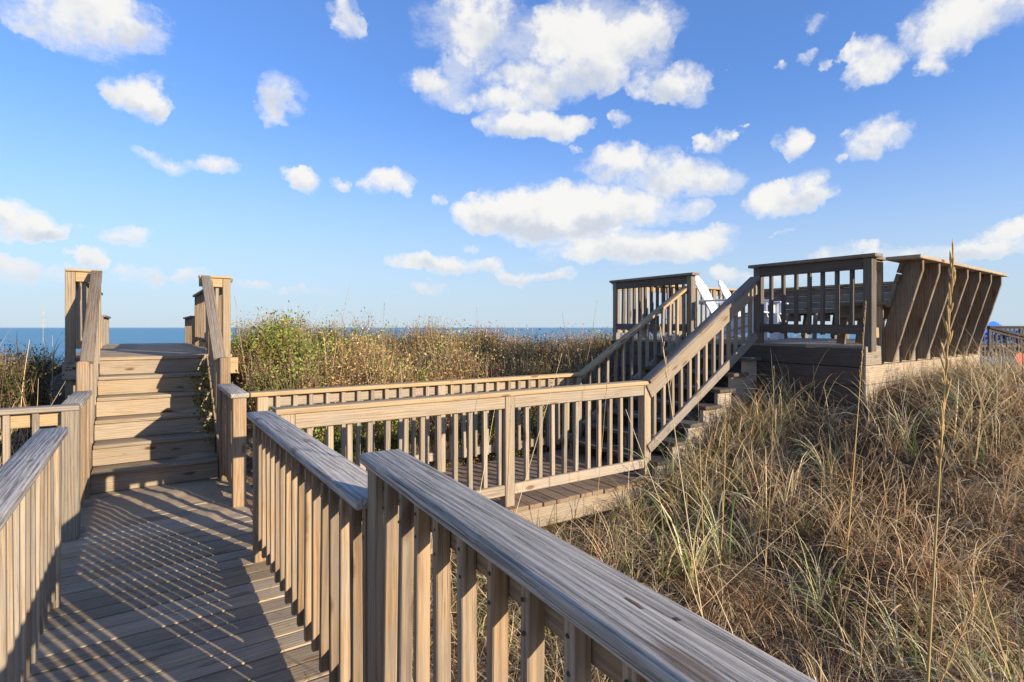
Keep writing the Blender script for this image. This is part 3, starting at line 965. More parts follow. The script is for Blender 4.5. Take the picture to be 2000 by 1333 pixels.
adirondack('white slatted Adirondack chair on the deck, closer to the stair head', (7.0, 4.85, DZ), R(22), 'white_plastic', 'white deck chairs', 1.02)
adirondack('white slatted Adirondack chair on the deck, farther from the stairs, half hidden', (8.2, 5.3, DZ), R(22), 'white_plastic', 'white deck chairs', 1.02)

# ------------------------------------------------------------------ neighbouring deck far right
def at(px, py_or_none, Y, z=None):
    X = (px - 1000) / 1085.0 * Y
    c_, s_ = math.cos(HEAD), math.sin(HEAD)
    return Vector((c_ * X + s_ * Y, -s_ * X + c_ * Y, EYE - (py_or_none - 640) / 1085.0 * Y if z is None else z))


NZ = 0.85
na, nb = at(1912, 640, 21.5), at(2090, 640, 21.5)
t = Thing("wooden_deck", 'neighbouring weathered deck beyond the dune grass at the right edge', 'deck', ((na.x + nb.x) / 2, (na.y + nb.y) / 2, NZ))
dn = (nb - na).normalized()
nn = Vector((-dn.y, dn.x, 0))
Ld = (nb - na).length
for i in range(22):
    o_ = nn * (0.07 + i * 0.146)
    a, b = na + o_, nb + o_
    t.board("deck_board", (a.x, a.y, NZ - 0.02), (b.x, b.y, NZ - 0.02), 0.139, 0.037, UP, 'wood_pale')
for k in range(2):
    t.board("skirt_board", (na.x, na.y, NZ - 0.13 - 0.2 * k), (nb.x, nb.y, NZ - 0.13 - 0.2 * k), 0.19, 0.036, nn, 'wood_dark')
for i in range(25):
    q = na + dn * (0.04 + i * (Ld - 0.08) / 24) - nn * 0.03
    t.board("lattice_slat", (q.x, q.y, -0.9), (q.x, q.y, NZ - 0.04), 0.05, 0.03, nn, 'wood_gate_deck', 0.003)
railing('dark capped railing of the neighbouring deck at right edge', (na.x, na.y), (na.x + dn.x * Ld, na.y + dn.y * Ld), NZ - 0.1, NZ - 0.1, +1, posts=(0.02, 1.6, 3.2), spacing=0.17, top=0.86, capm='wood_dark', mat='wood_gate_deck', boardm='wood_dark', capT=0.05, topH=0.06)
sa = at(1932, 637, 20.3)
sb = at(2040, 664, 20.3)
railing('dark sloping stair rail of the neighbouring deck', (sa.x, sa.y), (sb.x, sb.y), sa.z - 0.9, sb.z - 0.9, +1, posts=(0.0, 1.9), spacing=0.2, top=0.9, capm='wood_dark', mat='wood_gate_deck', boardm='wood_dark', capT=0.09, low=0.12)
for px_, lab, Yc in ((1934, 'blue Adirondack chair on the neighbouring deck, closer to the slanted bench', 22.6), (1958, 'blue Adirondack chair on the neighbouring deck, nearer the right edge', 22.9)):
    q = at(px_, 640, Yc)
    adirondack(lab, (q.x, q.y, NZ), R(-38), 'blue_plastic', 'blue deck chairs', 1.0)
q = at(2012, 640, 19.0)
adirondack('red Adirondack chair cut off by the right edge below the blue chairs', (q.x, q.y, -0.15), R(-38), 'red_plastic', None, 0.85)

# ------------------------------------------------------------------ vegetation sources
nr = np.random.default_rng(11)


def mesh_from(v, f, c, name, mat):
    me = bpy.data.meshes.new(name)
    v = np.asarray(v, np.float32)
    me.vertices.add(len(v))
    me.vertices.foreach_set('co', v.ravel())
    f = np.asarray(f, np.int32)
    me.loops.add(f.size)
    me.loops.foreach_set('vertex_index', f.ravel())
    me.polygons.add(len(f))
    me.polygons.foreach_set('loop_start', np.arange(len(f), dtype=np.int32) * f.shape[1])
    a = me.attributes.new('col', 'FLOAT_COLOR', 'POINT')
    cc = np.ones((len(v), 4), np.float32)
    cc[:, :3] = c
    a.data.foreach_set('color', cc.ravel())
    me.materials.append(MATS[mat])
    me.update()
    me.validate()
    return me


def blades(n, length, radius, tilt0, bend, width, palette, seg=6, droop=0.0, rise=0.0, kink=0.15):
    """n ribbons as (verts, quads, colours)"""
    L = nr.uniform(*length, n)
    ph = nr.uniform(0, 2 * np.pi, n)
    rr = radius * np.sqrt(nr.random(n))
    pa = nr.uniform(0, 2 * np.pi, n)
    base = np.stack([rr * np.cos(pa), rr * np.sin(pa), nr.uniform(-0.03, rise + 1e-3, n)], 1)
    t0 = nr.uniform(*tilt0, n)
    bd = nr.uniform(*bend, n)
    w = nr.uniform(*width, n)
    pal = np.asarray(palette)
    col = pal[nr.integers(0, len(pal), n)] * nr.uniform(0.75, 1.2, (n, 1))
    twist = nr.uniform(-0.9, 0.9, n)
    pts = [base]
    cur = base.copy()
    for k in range(seg):
        s = (k + 0.5) / seg
        th = t0 + bd * s ** 1.6
        az = ph + kink * np.sin(3 * s + pa)
        cur = cur + np.stack([np.sin(th) * np.cos(az), np.sin(th) * np.sin(az), np.cos(th)], 1) * (L / seg)[:, None]
        pts.append(cur.copy())
    V = []
    Cc = []
    side = np.stack([-np.sin(ph + twist), np.cos(ph + twist), np.zeros(n)], 1)
    for k, p in enumerate(pts):
        s = k / seg
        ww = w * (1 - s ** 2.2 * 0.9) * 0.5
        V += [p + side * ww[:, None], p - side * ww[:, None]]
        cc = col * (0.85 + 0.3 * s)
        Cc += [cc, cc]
    V = np.stack(V, 1)
    Cc = np.stack(Cc, 1)
    m = V.shape[1]
    q = np.array([[2 * k, 2 * k + 1, 2 * k + 3, 2 * k + 2] for k in range(seg)])
    Fq = (np.arange(n) * m)[:, None, None] + q[None]
    return V.reshape(-1, 3), Fq.reshape(-1, 4), Cc.reshape(-1, 3)


def join(parts):
    v, f, c = [], [], []
    o = 0
    for a, b, d in parts:
        v.append(a)
        f.append(b + o)
        c.append(d)
        o += len(a)
    return np.concatenate(v), np.concatenate(f), np.concatenate(c)


TAN = [(.60, .43, .25), (.52, .35, .19), (.66, .51, .33), (.40, .26, .14), (.52, .40, .26)]
STRAW = [(.72, .57, .37), (.64, .48, .27), (.56, .42, .23), (.48, .41, .24)]
RUST = [(.48, .29, .16), (.38, .22, .12), (.56, .38, .21), (.26, .16, .09)]
THATCH = [(.19, .12, .08), (.29, .185, .115), (.09, .058, .038), (.40, .27, .16), (.52, .39, .25)]
GREY = [(.36, .30, .23), (.27, .21, .15), (.43, .37, .29), (.18, .13, .09)]
GREEN = [(.22, .29, .11), (.31, .36, .15), (.17, .22, .08), (.40, .40, .18), (.52, .45, .22)]
LEAFG = [(.16, .23, .05), (.22, .29, .06), (.31, .34, .08), (.11, .16, .05)]
LEAFB = [(.42, .25, .11), (.32, .18, .08), (.50, .34, .17), (.36, .25, .10), (.22, .13, .07)]
LEAFD = [(.045, .06, .025), (.06, .075, .03), (.04, .05, .022), (.09, .075, .04)]  # leaf tones darkened: the shade beside the left stairs put into the colour
TWIG = [(.22, .15, .09), (.16, .10, .07), (.30, .22, .14)]


def shrub(n_stem, hgt, spread, leaf_n, leaf_size, leafpal, twigpal, top_bias=1.0, flat=0.0):
    parts = []
    v, f, c = blades(n_stem, (hgt * .55, hgt * 1.05), spread * .45, (0, .35), (-.1, .55), (.006, .013), twigpal, 6)
    parts.append((v, f, c))
    V = v.reshape(n_stem, 7, 2, 3).mean(2)
    si = nr.integers(0, n_stem, leaf_n)
    s = nr.random(leaf_n) ** (1 / (1 + top_bias)) * 5.99
    k = s.astype(int)
    fr = (s - k)[:, None]
    p = V[si, k] * (1 - fr) + V[si, k + 1] * fr
    az = nr.uniform(0, 2 * np.pi, leaf_n)
    elv = nr.uniform(-.5, 1.1, leaf_n)
    off = nr.uniform(.0, .09, leaf_n)[:, None]
    dr = np.stack([np.cos(az) * np.cos(elv), np.sin(az) * np.cos(elv), np.sin(elv)], 1)
    p = p + dr * off
    sz = nr.uniform(leaf_size * .6, leaf_size * 1.3, leaf_n)[:, None]
    sd_ = np.cross(dr, nr.normal(size=(leaf_n, 3)))
    sd_ /= np.linalg.norm(sd_, axis=1)[:, None] + 1e-6
    Vl = np.stack([p, p + dr * sz * .5 + sd_ * sz * .24, p + dr * sz, p + dr * sz * .5 - sd_ * sz * .24], 1)
    pal = np.asarray(leafpal)
    cl = pal[nr.integers(0, len(pal), leaf_n)] * nr.uniform(.7, 1.25, (leaf_n, 1))
    Fl = np.arange(leaf_n * 4).reshape(-1, 4)
    parts.append((Vl.reshape(-1, 3), Fl, np.repeat(cl, 4, 0)))
    return join(parts)


SRC = {}


def source(kind, builders, mat):
    c = bpy.data.collections.new("source_" + kind)
    for i, b in enumerate(builders):
        o = bpy.data.objects.new("%s_tuft_%02d" % (kind, i), mesh_from(*b, kind, mat))
        c.objects.link(o)
    SRC[kind] = c


# 0-2 tan arching, 3-4 greenish arching, 5-6 rust upright, 7-8 grey matted litter, 9-10 straw upright
def grass_set():
    out = []
    for _ in range(3):
        out.append(join([blades(17, (.40, .90), .08, (.02, .7), (1.0, 3.4), (.006, .0105), STRAW + TAN), blades(22, (.15, .45), .13, (.4, 1.4), (.4, 2.4), (.005, .009), THATCH, 5)]))
    for _ in range(2):
        out.append(join([blades(18, (.40, .90), .07, (.02, .55), (.6, 2.8), (.006, .0105), GREEN + STRAW[:2]), blades(20, (.15, .5), .12, (.4, 1.3), (.4, 2.2), (.005, .008), THATCH + TAN[:1], 5)]))
    for _ in range(2):
        out.append(join([blades(22, (.2, .5), .10, (.0, .8), (-.3, 1.8), (.005, .008), RUST + TAN[:3]), blades(26, (.12, .4), .15, (.5, 1.5), (.1, 1.8), (.005, .009), THATCH + RUST, 4)]))
    for _ in range(2):
        out.append(join([blades(40, (.12, .42), .18, (.6, 1.6), (-.8, 1.8), (.005, .009), THATCH, 4), blades(7, (.25, .6), .10, (.2, 1.0), (1.0, 3.2), (.006, .010), STRAW)]))
    for _ in range(2):
        out.append(join([blades(16, (.4, .85), .07, (.0, .45), (.2, 2.4), (.005, .009), STRAW + TAN), blades(18, (.15, .4), .12, (.4, 1.3), (.4, 2.0), (.005, .008), THATCH, 5)]))
    return out


source("grass", grass_set(), 'grass_blade')


# 0-1 green leafy, 2-4 brown goldenrod, 5 leaves darkened to stand for shade, 6 twiggy bare
def scrub_set():
    out = []
    for _ in range(2):
        out.append(shrub(26, .66, .36, 520, .036, LEAFG + LEAFG[1:3] + LEAFB[:1], TWIG, 1.0))
    for _ in range(3):
        out.append(shrub(44, .74, .32, 380, .025, LEAFB * 4 + LEAFG[:3] + TAN[:1], TWIG, 1.0))
    out.append(shrub(26, .70, .36, 420, .036, LEAFD, TWIG, .9))
    out.append(join([shrub(40, .78, .3, 120, .026, LEAFB, TWIG + GREY, .6), blades(26, (.4, .8), .2, (.0, .4), (.0, .8), (.004, .007), TAN + STRAW)]))
    return out


source("scrub", scrub_set(), 'shrub_leaf')


def scatter_group(col):
    g = bpy.data.node_groups.new("scatter_" + col.name, 'GeometryNodeTree')
    g.interface.new_socket("Geometry", in_out='INPUT', socket_type='NodeSocketGeometry')
    g.interface.new_socket("Geometry", in_out='OUTPUT', socket_type='NodeSocketGeometry')
    n, l = g.nodes, g.links
    gi, go = n.new('NodeGroupInput'), n.new('NodeGroupOutput')
    ci = n.new('GeometryNodeCollectionInfo')
    ci.inputs['Collection'].default_value = col
    ci.inputs['Separate Children'].default_value = True
    ci.inputs['Reset Children'].default_value = True
    ip = n.new('GeometryNodeInstanceOnPoints')
    ip.inputs['Pick Instance'].default_value = True

    def attr(nm, typ):
        a = n.new('GeometryNodeInputNamedAttribute')
        a.data_type = typ
        a.inputs[0].default_value = nm
        return a.outputs[0]
    l.new(gi.outputs[0], ip.inputs['Points'])
    l.new(ci.outputs[0], ip.inputs['Instance'])
    l.new(attr('idx', 'INT'), ip.inputs['Instance Index'])
    l.new(attr('rot', 'FLOAT_VECTOR'), ip.inputs['Rotation'])
    l.new(attr('scl', 'FLOAT_VECTOR'), ip.inputs['Scale'])
    l.new(ip.outputs[0], go.inputs[0])
    return g


GN = {k: scatter_group(c) for k, c in SRC.items()}


def scatter(name, label, kind, pts, idx, scl, mat, lean=0.12):
    me = bpy.data.meshes.new(name)
    n = len(pts)
    me.vertices.add(n)
    me.vertices.foreach_set('co', np.asarray(pts, np.float32).ravel())
    a = me.attributes.new('idx', 'INT', 'POINT')
    a.data.foreach_set('value', np.asarray(idx, np.int32))
    a = me.attributes.new('rot', 'FLOAT_VECTOR', 'POINT')
    rot = np.stack([nr.normal(0, lean, n), nr.normal(0, lean, n), nr.uniform(0, 6.283, n)], 1)
    a.data.foreach_set('vector', rot.astype(np.float32).ravel())
    a = me.attributes.new('scl', 'FLOAT_VECTOR', 'POINT')
    scl = np.asarray(scl)
    if scl.ndim == 1:
        scl = np.stack([scl, scl, scl], 1)
    a.data.foreach_set('vector', scl.astype(np.float32).ravel())
    me.materials.append(MATS[mat])
    o = bpy.data.objects.new(name, me)
    COL.objects.link(o)
    md = o.modifiers.new("scatter", 'NODES')
    md.node_group = GN[kind]
    o['kind'] = 'stuff'
    o['label'] = label
    return o


def jgrid(x0, x1, y0, y1, sp):
    gx, gy = np.meshgrid(np.arange(x0, x1, sp), np.arange(y0, y1, sp))
    gx = gx.ravel() + nr.uniform(-.5, .5, gx.size) * sp
    gy = gy.ravel() + nr.uniform(-.5, .5, gy.size) * sp
    return gx, gy


def blocked(x, y, m=0.0):
    b = (x > -0.62 - m) & (x < 1.10 + m) & (y < 6.6) & (y > -2)          # boardwalk
    b |= (y > 3.86 - m) & (y < 5.55 + m) & (x < 4.75 + m) & (x > -6)       # branches
    b |= (x > -0.85 - m) & (x < 1.1 + m) & (y > 6.3) & (y < 15)           # stairs + platform
    b |= (x > 4.3) & (x < 6.4) & (y > 3.82 - m) & (y < 5.5 + m)          # right stairs
    lx = 6.20 + (y - 2.745) * 0.113
    b |= (x > lx - 0.06 - m) & (x < 10.4) & (y > 2.70 - (x - 6.2) * SK - m) & (y < 7.0 + m)
    return b


# --- tall dune grass at right
gx, gy = jgrid(0.9, 13.5, -4.2, 3.95, 0.16)
ok = ~blocked(gx, gy, 0.03)
gx, gy = gx[ok], gy[ok]
n1 = vnoise(gx * 0.8 + 3, gy * 0.8, 5)
n2 = vnoise(gx * 1.5, gy * 1.5 + 9, 6)
n3 = vnoise(gx * 2.6, gy * 2.6, 8)
keep = nr.random(len(gx)) < np.where(n3 < 0.36, 0.22, 0.92)
gx, gy, n1, n2 = gx[keep], gy[keep], n1[keep], n2[keep]
n = len(gx)
idx = np.empty(n, int)
u = nr.random(n)
near_deck = (gy > 1.3 + 0.0 * gx) & (gx > 5.6)
near_walk = (gy > 2.6) & (gx < 5.6)
straw_zone = (gx < 3.2) & (gy < 2.4)
idx[:] = np.where(u < .34, 0, np.where(u < .39, 3, np.where(u < .58, 5, np.where(u < .86, 7, 9))))
idx = np.where((n1 > .66) & (u < .75), np.where(u < .45, 3, 0), idx)
idx = np.where((n2 > .62) & (u < .8), np.where(u < .5, 5, 7), idx)
idx = np.where(straw_zone & (u < .7), np.where(u < .3, 9, np.where(u < .55, 0, 7)), idx)
idx = np.where(near_walk & (u < .7), np.where(u < .25, 3, 0), idx)
idx = np.where(near_deck & (u < .9), np.where(u < .45, 9, np.where(u < .58, 3, 0)), idx)
var = nr.integers(0, 3, n)
idx = idx + np.where(idx == 0, var, var % 2)
gz = height(gx, gy) - 0.02
sc = nr.uniform(.62, 1.1, n) * (.55 + .85 * vnoise(gx * 1.7 + 4, gy * 1.7, 31)) * np.where((idx == 7) | (idx == 8), .95, 1.0)
sc = np.where((gy > 3.3) & (gx < 4.0), sc * .7, sc)
sc = np.where((gy > 2.8) & (gx > 4.4) & (gx < 6.2), sc * 1.15, sc)
sc = np.where((gx < 1.6), sc * .7, sc)
sc = np.where((gy > 1.9) & (gx > 6.2), sc * .72, sc)
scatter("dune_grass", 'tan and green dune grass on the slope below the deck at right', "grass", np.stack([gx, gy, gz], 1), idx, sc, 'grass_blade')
gx = nr.uniform(4.45, 6.15, 75)
gy = nr.uniform(3.30, 3.80, 75)
scatter("dune_grass", 'arching dune grass growing up against the side of the right stairs', "grass", np.stack([gx, gy, height(gx, gy) - .02], 1), nr.choice([0, 1, 2, 3, 4, 9, 7], 75), nr.uniform(.75, 1.2, 75), 'grass_blade')
# matted dead litter close to the ground
gx, gy = jgrid(0.9, 12.5, -4.2, 3.9, 0.23)
ok = ~blocked(gx, gy, 0.02)
gx, gy = gx[ok], gy[ok]
n = len(gx)
scatter("dead_grass", 'matted grey brown dead grass lying between the tufts at right', "grass", np.stack([gx, gy, height(gx, gy) - .01], 1), nr.integers(7, 9, n), np.stack([nr.uniform(.8, 1.3, n), nr.uniform(.8, 1.3, n), nr.uniform(.5, .8, n)], 1), 'grass_blade', 0.2)

# --- scrub behind the right branch walkway
def scrub_field(name, label, x0, x1, y0, y1, sp, chooser, hs, m=0.12):
    gx, gy = jgrid(x0, x1, y0, y1, sp)
    ok = ~blocked(gx, gy, m) & ((vnoise(gx * 2.9, gy * 2.9, 21) > .27) | (nr.random(len(gx)) < .3))
    gx, gy = gx[ok], gy[ok]
    n = len(gx)
    idx = chooser(gx, gy, nr.random(n))
    s = hs(gx, gy) * nr.uniform(.75, 1.12, n)
    z = height(gx, gy) - .03
    scatter(name, label, "scrub", np.stack([gx, gy, z], 1), idx, np.stack([np.maximum(s, .85), np.maximum(s, .85), s], 1), 'shrub_leaf', 0.1)


def ch_mid(x, y, u):
    g = np.clip(.80 - .15 * (x - 1.2), .06, .80) * np.clip(2.2 * vnoise(x * 1.7, y * 1.7, 3) - .35, .05, 1.4)
    return np.where(u < g, (u * 91).astype(int) % 2, np.where(u < .93, 2 + (u * 97).astype(int) % 3, 6))


def h_mid(x, y):
    # let the scrub's top follow a line close to eye level, a little higher near the left stairs
    top = 1.80 + np.clip((3.2 - x) * .09, -.14, .2) - .03 * np.clip(9 - y, 0, 3)
    h = np.clip((top - height(x, y)) / .74, .5, 1.35) * (.58 + .62 * vnoise(x * 2.3, y * 2.3, 14))
    return np.where(y < 6.6, np.minimum(h, .8 + .25 * (y - 5.6)), h) * np.where(y < 6.2, .85, 1)


scrub_field("dune_scrub", 'brown and green dune scrub behind the right branch walkway', 1.15, 14, 5.6, 11.2, .21, ch_mid, h_mid)
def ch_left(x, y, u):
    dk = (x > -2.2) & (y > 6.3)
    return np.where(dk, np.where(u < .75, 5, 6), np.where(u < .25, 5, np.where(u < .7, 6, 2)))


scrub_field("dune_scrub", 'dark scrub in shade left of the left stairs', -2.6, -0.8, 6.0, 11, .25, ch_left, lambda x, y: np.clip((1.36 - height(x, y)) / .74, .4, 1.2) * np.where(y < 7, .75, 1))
gx, gy = jgrid(-8, -0.9, 5.5, 11, .2)
ok = ~blocked(gx, gy, .05) & ((gx < -1.9) | (nr.random(len(gx)) < .15))
gx, gy = gx[ok], gy[ok]
n = len(gx)
scatter("dune_grass", 'sunlit straw coloured grass behind the left branch railing', "grass", np.stack([gx, gy, height(gx, gy) - .02], 1), nr.choice([0, 1, 2, 9, 10, 3], n), nr.uniform(.9, 1.45, n), 'grass_blade')
# grass under the walkways' edges and at left outside the frame
gx, gy = jgrid(-6, -0.66, -3, 3.8, .3)
n = len(gx)
scatter("dune_grass", 'dune grass beside the left boardwalk railing', "grass", np.stack([gx, gy, height(gx, gy) - .02], 1), nr.choice([0, 1, 3, 5, 7, 9], n), nr.uniform(.6, .9, n), 'grass_blade')
# scrub and grass round the deck, towards the neighbour
gx, gy = jgrid(9.4, 30, -3, 12, .33)
ok = ~blocked(gx, gy, .05)
ok &= ~((gx > 24.5) & (gy > 3) & (gx < 33))
gx, gy = gx[ok], gy[ok]
n = len(gx)
scatter("dune_grass", 'golden grass running from the slanted bench to the neighbouring deck', "grass", np.stack([gx, gy, height(gx, gy) - .02], 1), nr.choice([0, 1, 2, 3, 5, 9, 10], n), nr.uniform(.75, 1.0, n), 'grass_blade')
# tall thin grass stems standing above the scrub, mixed in
gx = nr.uniform(1.2, 9, 70)
gy = nr.uniform(6.6, 10.5, 70)
ok = ~blocked(gx, gy, .2)
gx, gy = gx[ok], gy[ok]
n = len(gx)
scatter("dune_grass", 'thin straw stems standing up through the scrub', "grass", np.stack([gx, gy, height(gx, gy)], 1), nr.choice([9, 10, 0, 5], n), np.stack([nr.uniform(.8, 1.1, n)] * 2 + [nr.uniform(1.0, 1.35, n)], 1), 'grass_blade')


# ------------------------------------------------------------------ sea oat stalks (single things)
def tube(pts, radii, sides, col):
    pts = [Vector(p) for p in pts]
    v, f = [], []
    for i, p in enumerate(pts):
        d = (pts[min(i + 1, len(pts) - 1)] - pts[max(i - 1, 0)]).normalized()
        a = d.cross(Vector((0.3, 1, 0.1))).normalized()
        b = d.cross(a)
        for k in range(sides):
            an = 2 * math.pi * k / sides
            v.append(p + (a * math.cos(an) + b * math.sin(an)) * radii[i])
    for i in range(len(pts) - 1):
        for k in range(sides):
            q = i * sides
            f.append((q + k, q + (k + 1) % sides, q + sides + (k + 1) % sides, q + sides + k))
    c = np.tile(np.array(col, np.float32), (len(v), 1)) * nr.uniform(.9, 1.1, (len(v), 1))
    return np.array([tuple(q) for q in v]), np.array(f), c


def stalk(label, base, top, r, col=(.56, .40, .17), bend=0.03, head=0, headlen=.2, leaves=2, headcol=(.46, .32, .15)):
    base, top = Vector(base), Vector(top)
    t = Thing("sea_oat_stalk", label, 'reed', base, group='tall sea oat stalks')
    ax = top - base
    sidev = Vector((rnd.uniform(-1, 1), rnd.uniform(-1, 1), 0)) * bend * ax.length
    n = 12
    P = [ax * (i / n) + sidev * math.sin(math.pi * i / n) for i in range(n + 1)]
    rad = [r * (1.0 - .72 * (i / n)) for i in range(n + 1)]
    t.mesh("stem", mesh_from(*tube(P, rad, 6, col), "stem", 'reed_stalk'), world=False)
    # dry sheath leaves hugging the stem
    for k in range(leaves):
        i = 2 + k * 3
        q = P[i]
        d = (P[i + 1] - P[i]).normalized()
        az = rnd.uniform(0, 6.28)
        o = Vector((math.cos(az), math.sin(az), 0))
        L = rnd.uniform(.18, .34) * min(1, ax.length)
        pts = [q, q + d * L * .4 + o * L * .06, q + d * L * .75 + o * L * .22, q + d * L * .85 + o * L * .5]
        t.mesh("leaf", mesh_from(*tube(pts, [r * .9, r * .8, r * .5, r * .1], 3, col), "leaf", 'reed_stalk'), world=False)
    if head:
        parts = []
        for k in range(head):
            fr = 1 - headlen + headlen * k / head
            i = min(int(fr * n), n - 1)
            q = P[i].lerp(P[i + 1], fr * n - i)
            az = rnd.uniform(0, 6.28)
            o = Vector((math.cos(az) * .28, math.sin(az) * .28, 1.1)).normalized()
            L = rnd.uniform(.018, .042) * (1 if r > .004 else .75)
            e = q + o * L
            parts.append(tube([q, q.lerp(e, .6) + Vector((0, 0, -.003)), e, e + o * L * .35], [.0006, .0019, .0025, .0004], 4, headcol))
        t.mesh("seed_head", mesh_from(*join(parts), "seed_head", 'reed_stalk'), world=False)
    return t


def px_stalk(label, pb, pt, Y, r, Yt=None, **k):
    """pb, pt: where base and tip lie as seen from the walkway, at distance Y along the view"""
    a = at(pb[0], pb[1], Y)
    b = at(pt[0], pt[1], Yt or Y)
    z = float(height(np.array([a.x]), np.array([a.y]))[0]) - .03
    if a.z > z:      # run the stem on down to the ground
        d = a - b
        a = a + d * ((a.z - z) / max(1e-3, -d.z))
    stalk(label, a, b, r, **k)


px_stalk('thickest golden stalk at far right with seed head above the bench', (1826, 1333), (1862, 500), 1.25, .0052, head=44, headlen=.20, bend=.006, leaves=2, col=(.52, .37, .17))
px_stalk('pale leaning stalk right of the near railing cap, crossing the stair rail', (1376, 1205), (1290, 640), 2.45, .0050, head=10, headlen=.14, bend=.008, col=(.62, .49, .29), leaves=1)
px_stalk('second leaning pale stalk beside it, bent toward the near walkway post', (1366, 1190), (1222, 800), 2.4, .005, head=0, bend=.01, col=(.58, .47, .29), leaves=1)
px_stalk('straight thin stalk in the grass left of the deck corner', (1498, 1010), (1512, 715), 4.0, .0034, bend=.008, head=8, headlen=.15, leaves=1)
px_stalk('stalk with plump seed head before the dark deck skirt at the corner post', (1668, 900), (1692, 590), 4.0, .0038, bend=.008, head=24, headlen=.3, leaves=1)
px_stalk('thin stalk rising past the right stair stringer', (1372, 1000), (1362, 730), 4.3, .004, bend=.008, head=8, headlen=.14, leaves=0)
px_stalk('slim stalk at the foot of the right stairs', (1412, 960), (1418, 775), 4.4, .0038, bend=.01, leaves=1)
px_stalk('long slanted stalk in front of the right branch railing', (1012, 985), (1098, 690), 4.2, .0042, bend=.006, head=5, headlen=.07, col=(.66, .53, .32), leaves=0)
px_stalk('short slanted stalk left of the near walkway middle post', (935, 968), (966, 800), 4.1, .004, bend=.006, col=(.62, .48, .28), leaves=0)
px_stalk('stalk before the last bay of the near walkway railing', (1165, 960), (1186, 740), 4.3, .0035, bend=.01, leaves=0, head=5, headlen=.1)
px_stalk('bent dead stalk lying toward the lower right corner', (1838, 1300), (1925, 1130), 2.2, .0055, head=24, headlen=.6, bend=.05, col=(.46, .28, .13), leaves=1)
px_stalk('thin reddish stalk left of the thickest golden stalk', (1722, 1060), (1752, 870), 3.2, .0035, bend=.02, col=(.45, .30, .16))
px_stalk('straw stem lying diagonally across the middle of the grass', (1500, 1090), (1660, 935), 3.4, .0026, Yt=3.8, bend=.05, col=(.40, .31, .19), leaves=0)
for i, (b_, t_, Y, lab) in enumerate([
        ((664, 700), (682, 560), 7.6, 'tall arching stem with pale plume above the scrub'), ((752, 700), (751, 590), 7.8, 'dark straight stem above the scrub left of the gap'),
        ((930, 690), (931, 600), 8.4, 'thin stem above the middle of the scrub'), ((1140, 700), (1166, 588), 8.6, 'slanting dark stem above the scrub near the deck'),
        ((1108, 700), (1098, 610), 8.6, 'thin stem left of the slanting one above the scrub'), ((846, 690), (838, 622), 8.2, 'short stem above the scrub between taller ones'),
        ((470, 660), (458, 580), 7.6, 'leafy stem beside the right platform post')]):
    px_stalk(lab, b_, t_, Y, .004, bend=.03, head=12, headlen=.22, col=(.40, .30, .17), leaves=1, headcol=(.30, .25, .14))
for i, (b_, t_, Y, lab) in enumerate([
        ((50, 742), (58, 664), 5.6, 'thick broken stem in the scrub at far left'), ((82, 700), (84, 600), 6.4, 'thin plume stem above the far left scrub'),
        ((100, 705), (102, 655), 6.0, 'short stem in the shade left of the platform post'), ((70, 790), (75, 740), 5.0, 'pale twig behind the left branch railing'),
        ((100, 792), (128, 745), 4.9, 'bent pale twig near the left corner post')]):
    px_stalk(lab, b_, t_, Y, .006 if i == 0 else .0035, bend=.02, head=10 if i == 1 else 0, col=(.60, .46, .27), leaves=1)

# ------------------------------------------------------------------ creeper on the left stairs, blown sand, litter on the boards
def creeper():
    parts = []
    for k in range(9):
        y0 = 6.55 + nr.random() * .9
        p = Vector((0.66, y0, max(0.0, (y0 - 6.44) * .72)))
        pts = [p.copy()]
        for s in range(7):
            p = p + Vector((nr.uniform(-.045, .025), nr.uniform(-.05, .05), nr.uniform(.02, .09)))
            pts.append(p.copy())
        parts.append(tube(pts, [.003] * 8, 4, (.17, .11, .07)))
        for q in pts:
            for _ in range(9):
                c = q + Vector((nr.normal(0, .03), nr.normal(0, .035), nr.normal(0, .03)))
                a = Vector(nr.normal(size=3)).normalized()
                b = a.cross(Vector(nr.normal(size=3))).normalized()
                s = nr.uniform(.025, .045)
                v = np.array([tuple(c), tuple(c + a * s * .5 + b * s * .28), tuple(c + a * s), tuple(c + a * s * .5 - b * s * .28)])
                cl = np.array(LEAFG[nr.integers(0, 4)]) * .8
                parts.append((v, np.array([[0, 1, 2, 3]]), np.tile(cl, (4, 1))))
    t = Thing("creeper_plant", 'green leafy creeper growing through the right side of the left stairs', 'plant', (0.66, 6.6, 0.1))
    t.mesh("foliage", mesh_from(*join(parts), "creeper", 'shrub_leaf'))


creeper()


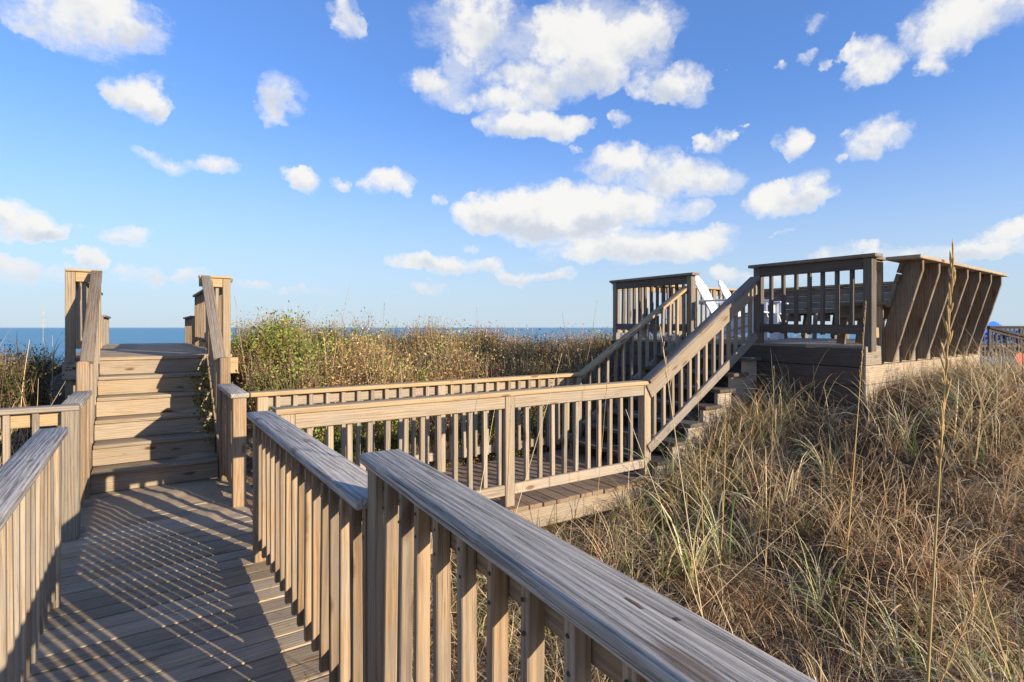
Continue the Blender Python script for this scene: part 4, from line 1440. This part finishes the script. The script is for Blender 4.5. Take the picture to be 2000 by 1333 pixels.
def drift(label, cx, cy, z, rx, ry, hmax, seed):
    n = 26
    xs_ = np.linspace(-1, 1, n)
    X, Y = np.meshgrid(xs_, xs_)
    rr = np.sqrt(X ** 2 + Y ** 2)
    hgt = np.clip(1 - rr - .55 * (vnoise(X * 3 + seed, Y * 3, seed) - .5), -1, 1) * hmax + (vnoise(X * 9, Y * 9, seed) - .5) * hmax * .25
    v = np.stack([cx + X * rx, cy + Y * ry, z + hgt], -1).reshape(-1, 3)
    i = np.arange((n - 1) ** 2)
    r_, c_ = i // (n - 1), i % (n - 1)
    a = r_ * n + c_
    f = np.stack([a, a + 1, a + n + 1, a + n], 1)
    zz = v[:, 2] - z
    f = f[(zz[f] > -.012).any(1)]
    me = bpy.data.meshes.new("sand_drift")
    me.from_pydata(v.tolist(), [], f.tolist())
    me.polygons.foreach_set('use_smooth', np.ones(len(f), bool))
    me.materials.append(MATS['blown_sand'])
    o = bpy.data.objects.new("sand_drift", me)
    COL.objects.link(o)
    o['kind'] = 'stuff'
    o['label'] = label


drift('sand blown over the boards at the foot of the left stairs', 0.28, 6.05, -.012, .62, .50, .038, 3)
drift('sand blown against the left corner post', -0.18, 5.75, -.012, .34, .62, .03, 5)
drift('sand gathered round the right corner post', .52, 5.22, -.012, .34, .42, .03, 11)
drift('sand on the second step of the left stairs', 0.50, 6.72, RISE - .005, .24, .17, .03, 7)
drift('sand on the fourth step of the left stairs', 0.5, 7.24, RISE * 3 - .005, .2, .15, .03, 9)


def litter():
    v, f, c = blades(110, (.03, .11), 1.0, (1.45, 1.6), (-.2, .3), (.0025, .005), TAN + STRAW + RUST, 4)
    n = 110
    V = v.reshape(n, -1, 3)
    V = V - V[:, :1] + np.array([0, 0, .006])
    ed = nr.random(n)
    X = np.where(ed < .5, nr.uniform(.5, .66, n), np.where(ed < .8, nr.uniform(-.36, -.2, n), nr.uniform(-.3, .6, n)))
    Yp = nr.uniform(1.9, 6.2, n)
    V = V + np.stack([X, Yp, np.zeros(n)], 1)[:, None]
    V[..., 2] = np.clip(V[..., 2], .003, .03)
    o = bpy.data.objects.new("grass_litter", mesh_from(V.reshape(-1, 3), f, c, "grass_litter", 'grass_blade'))
    COL.objects.link(o)
    o['kind'] = 'stuff'
    o['label'] = 'broken bits of dry grass strewn over the boardwalk planks'


litter()
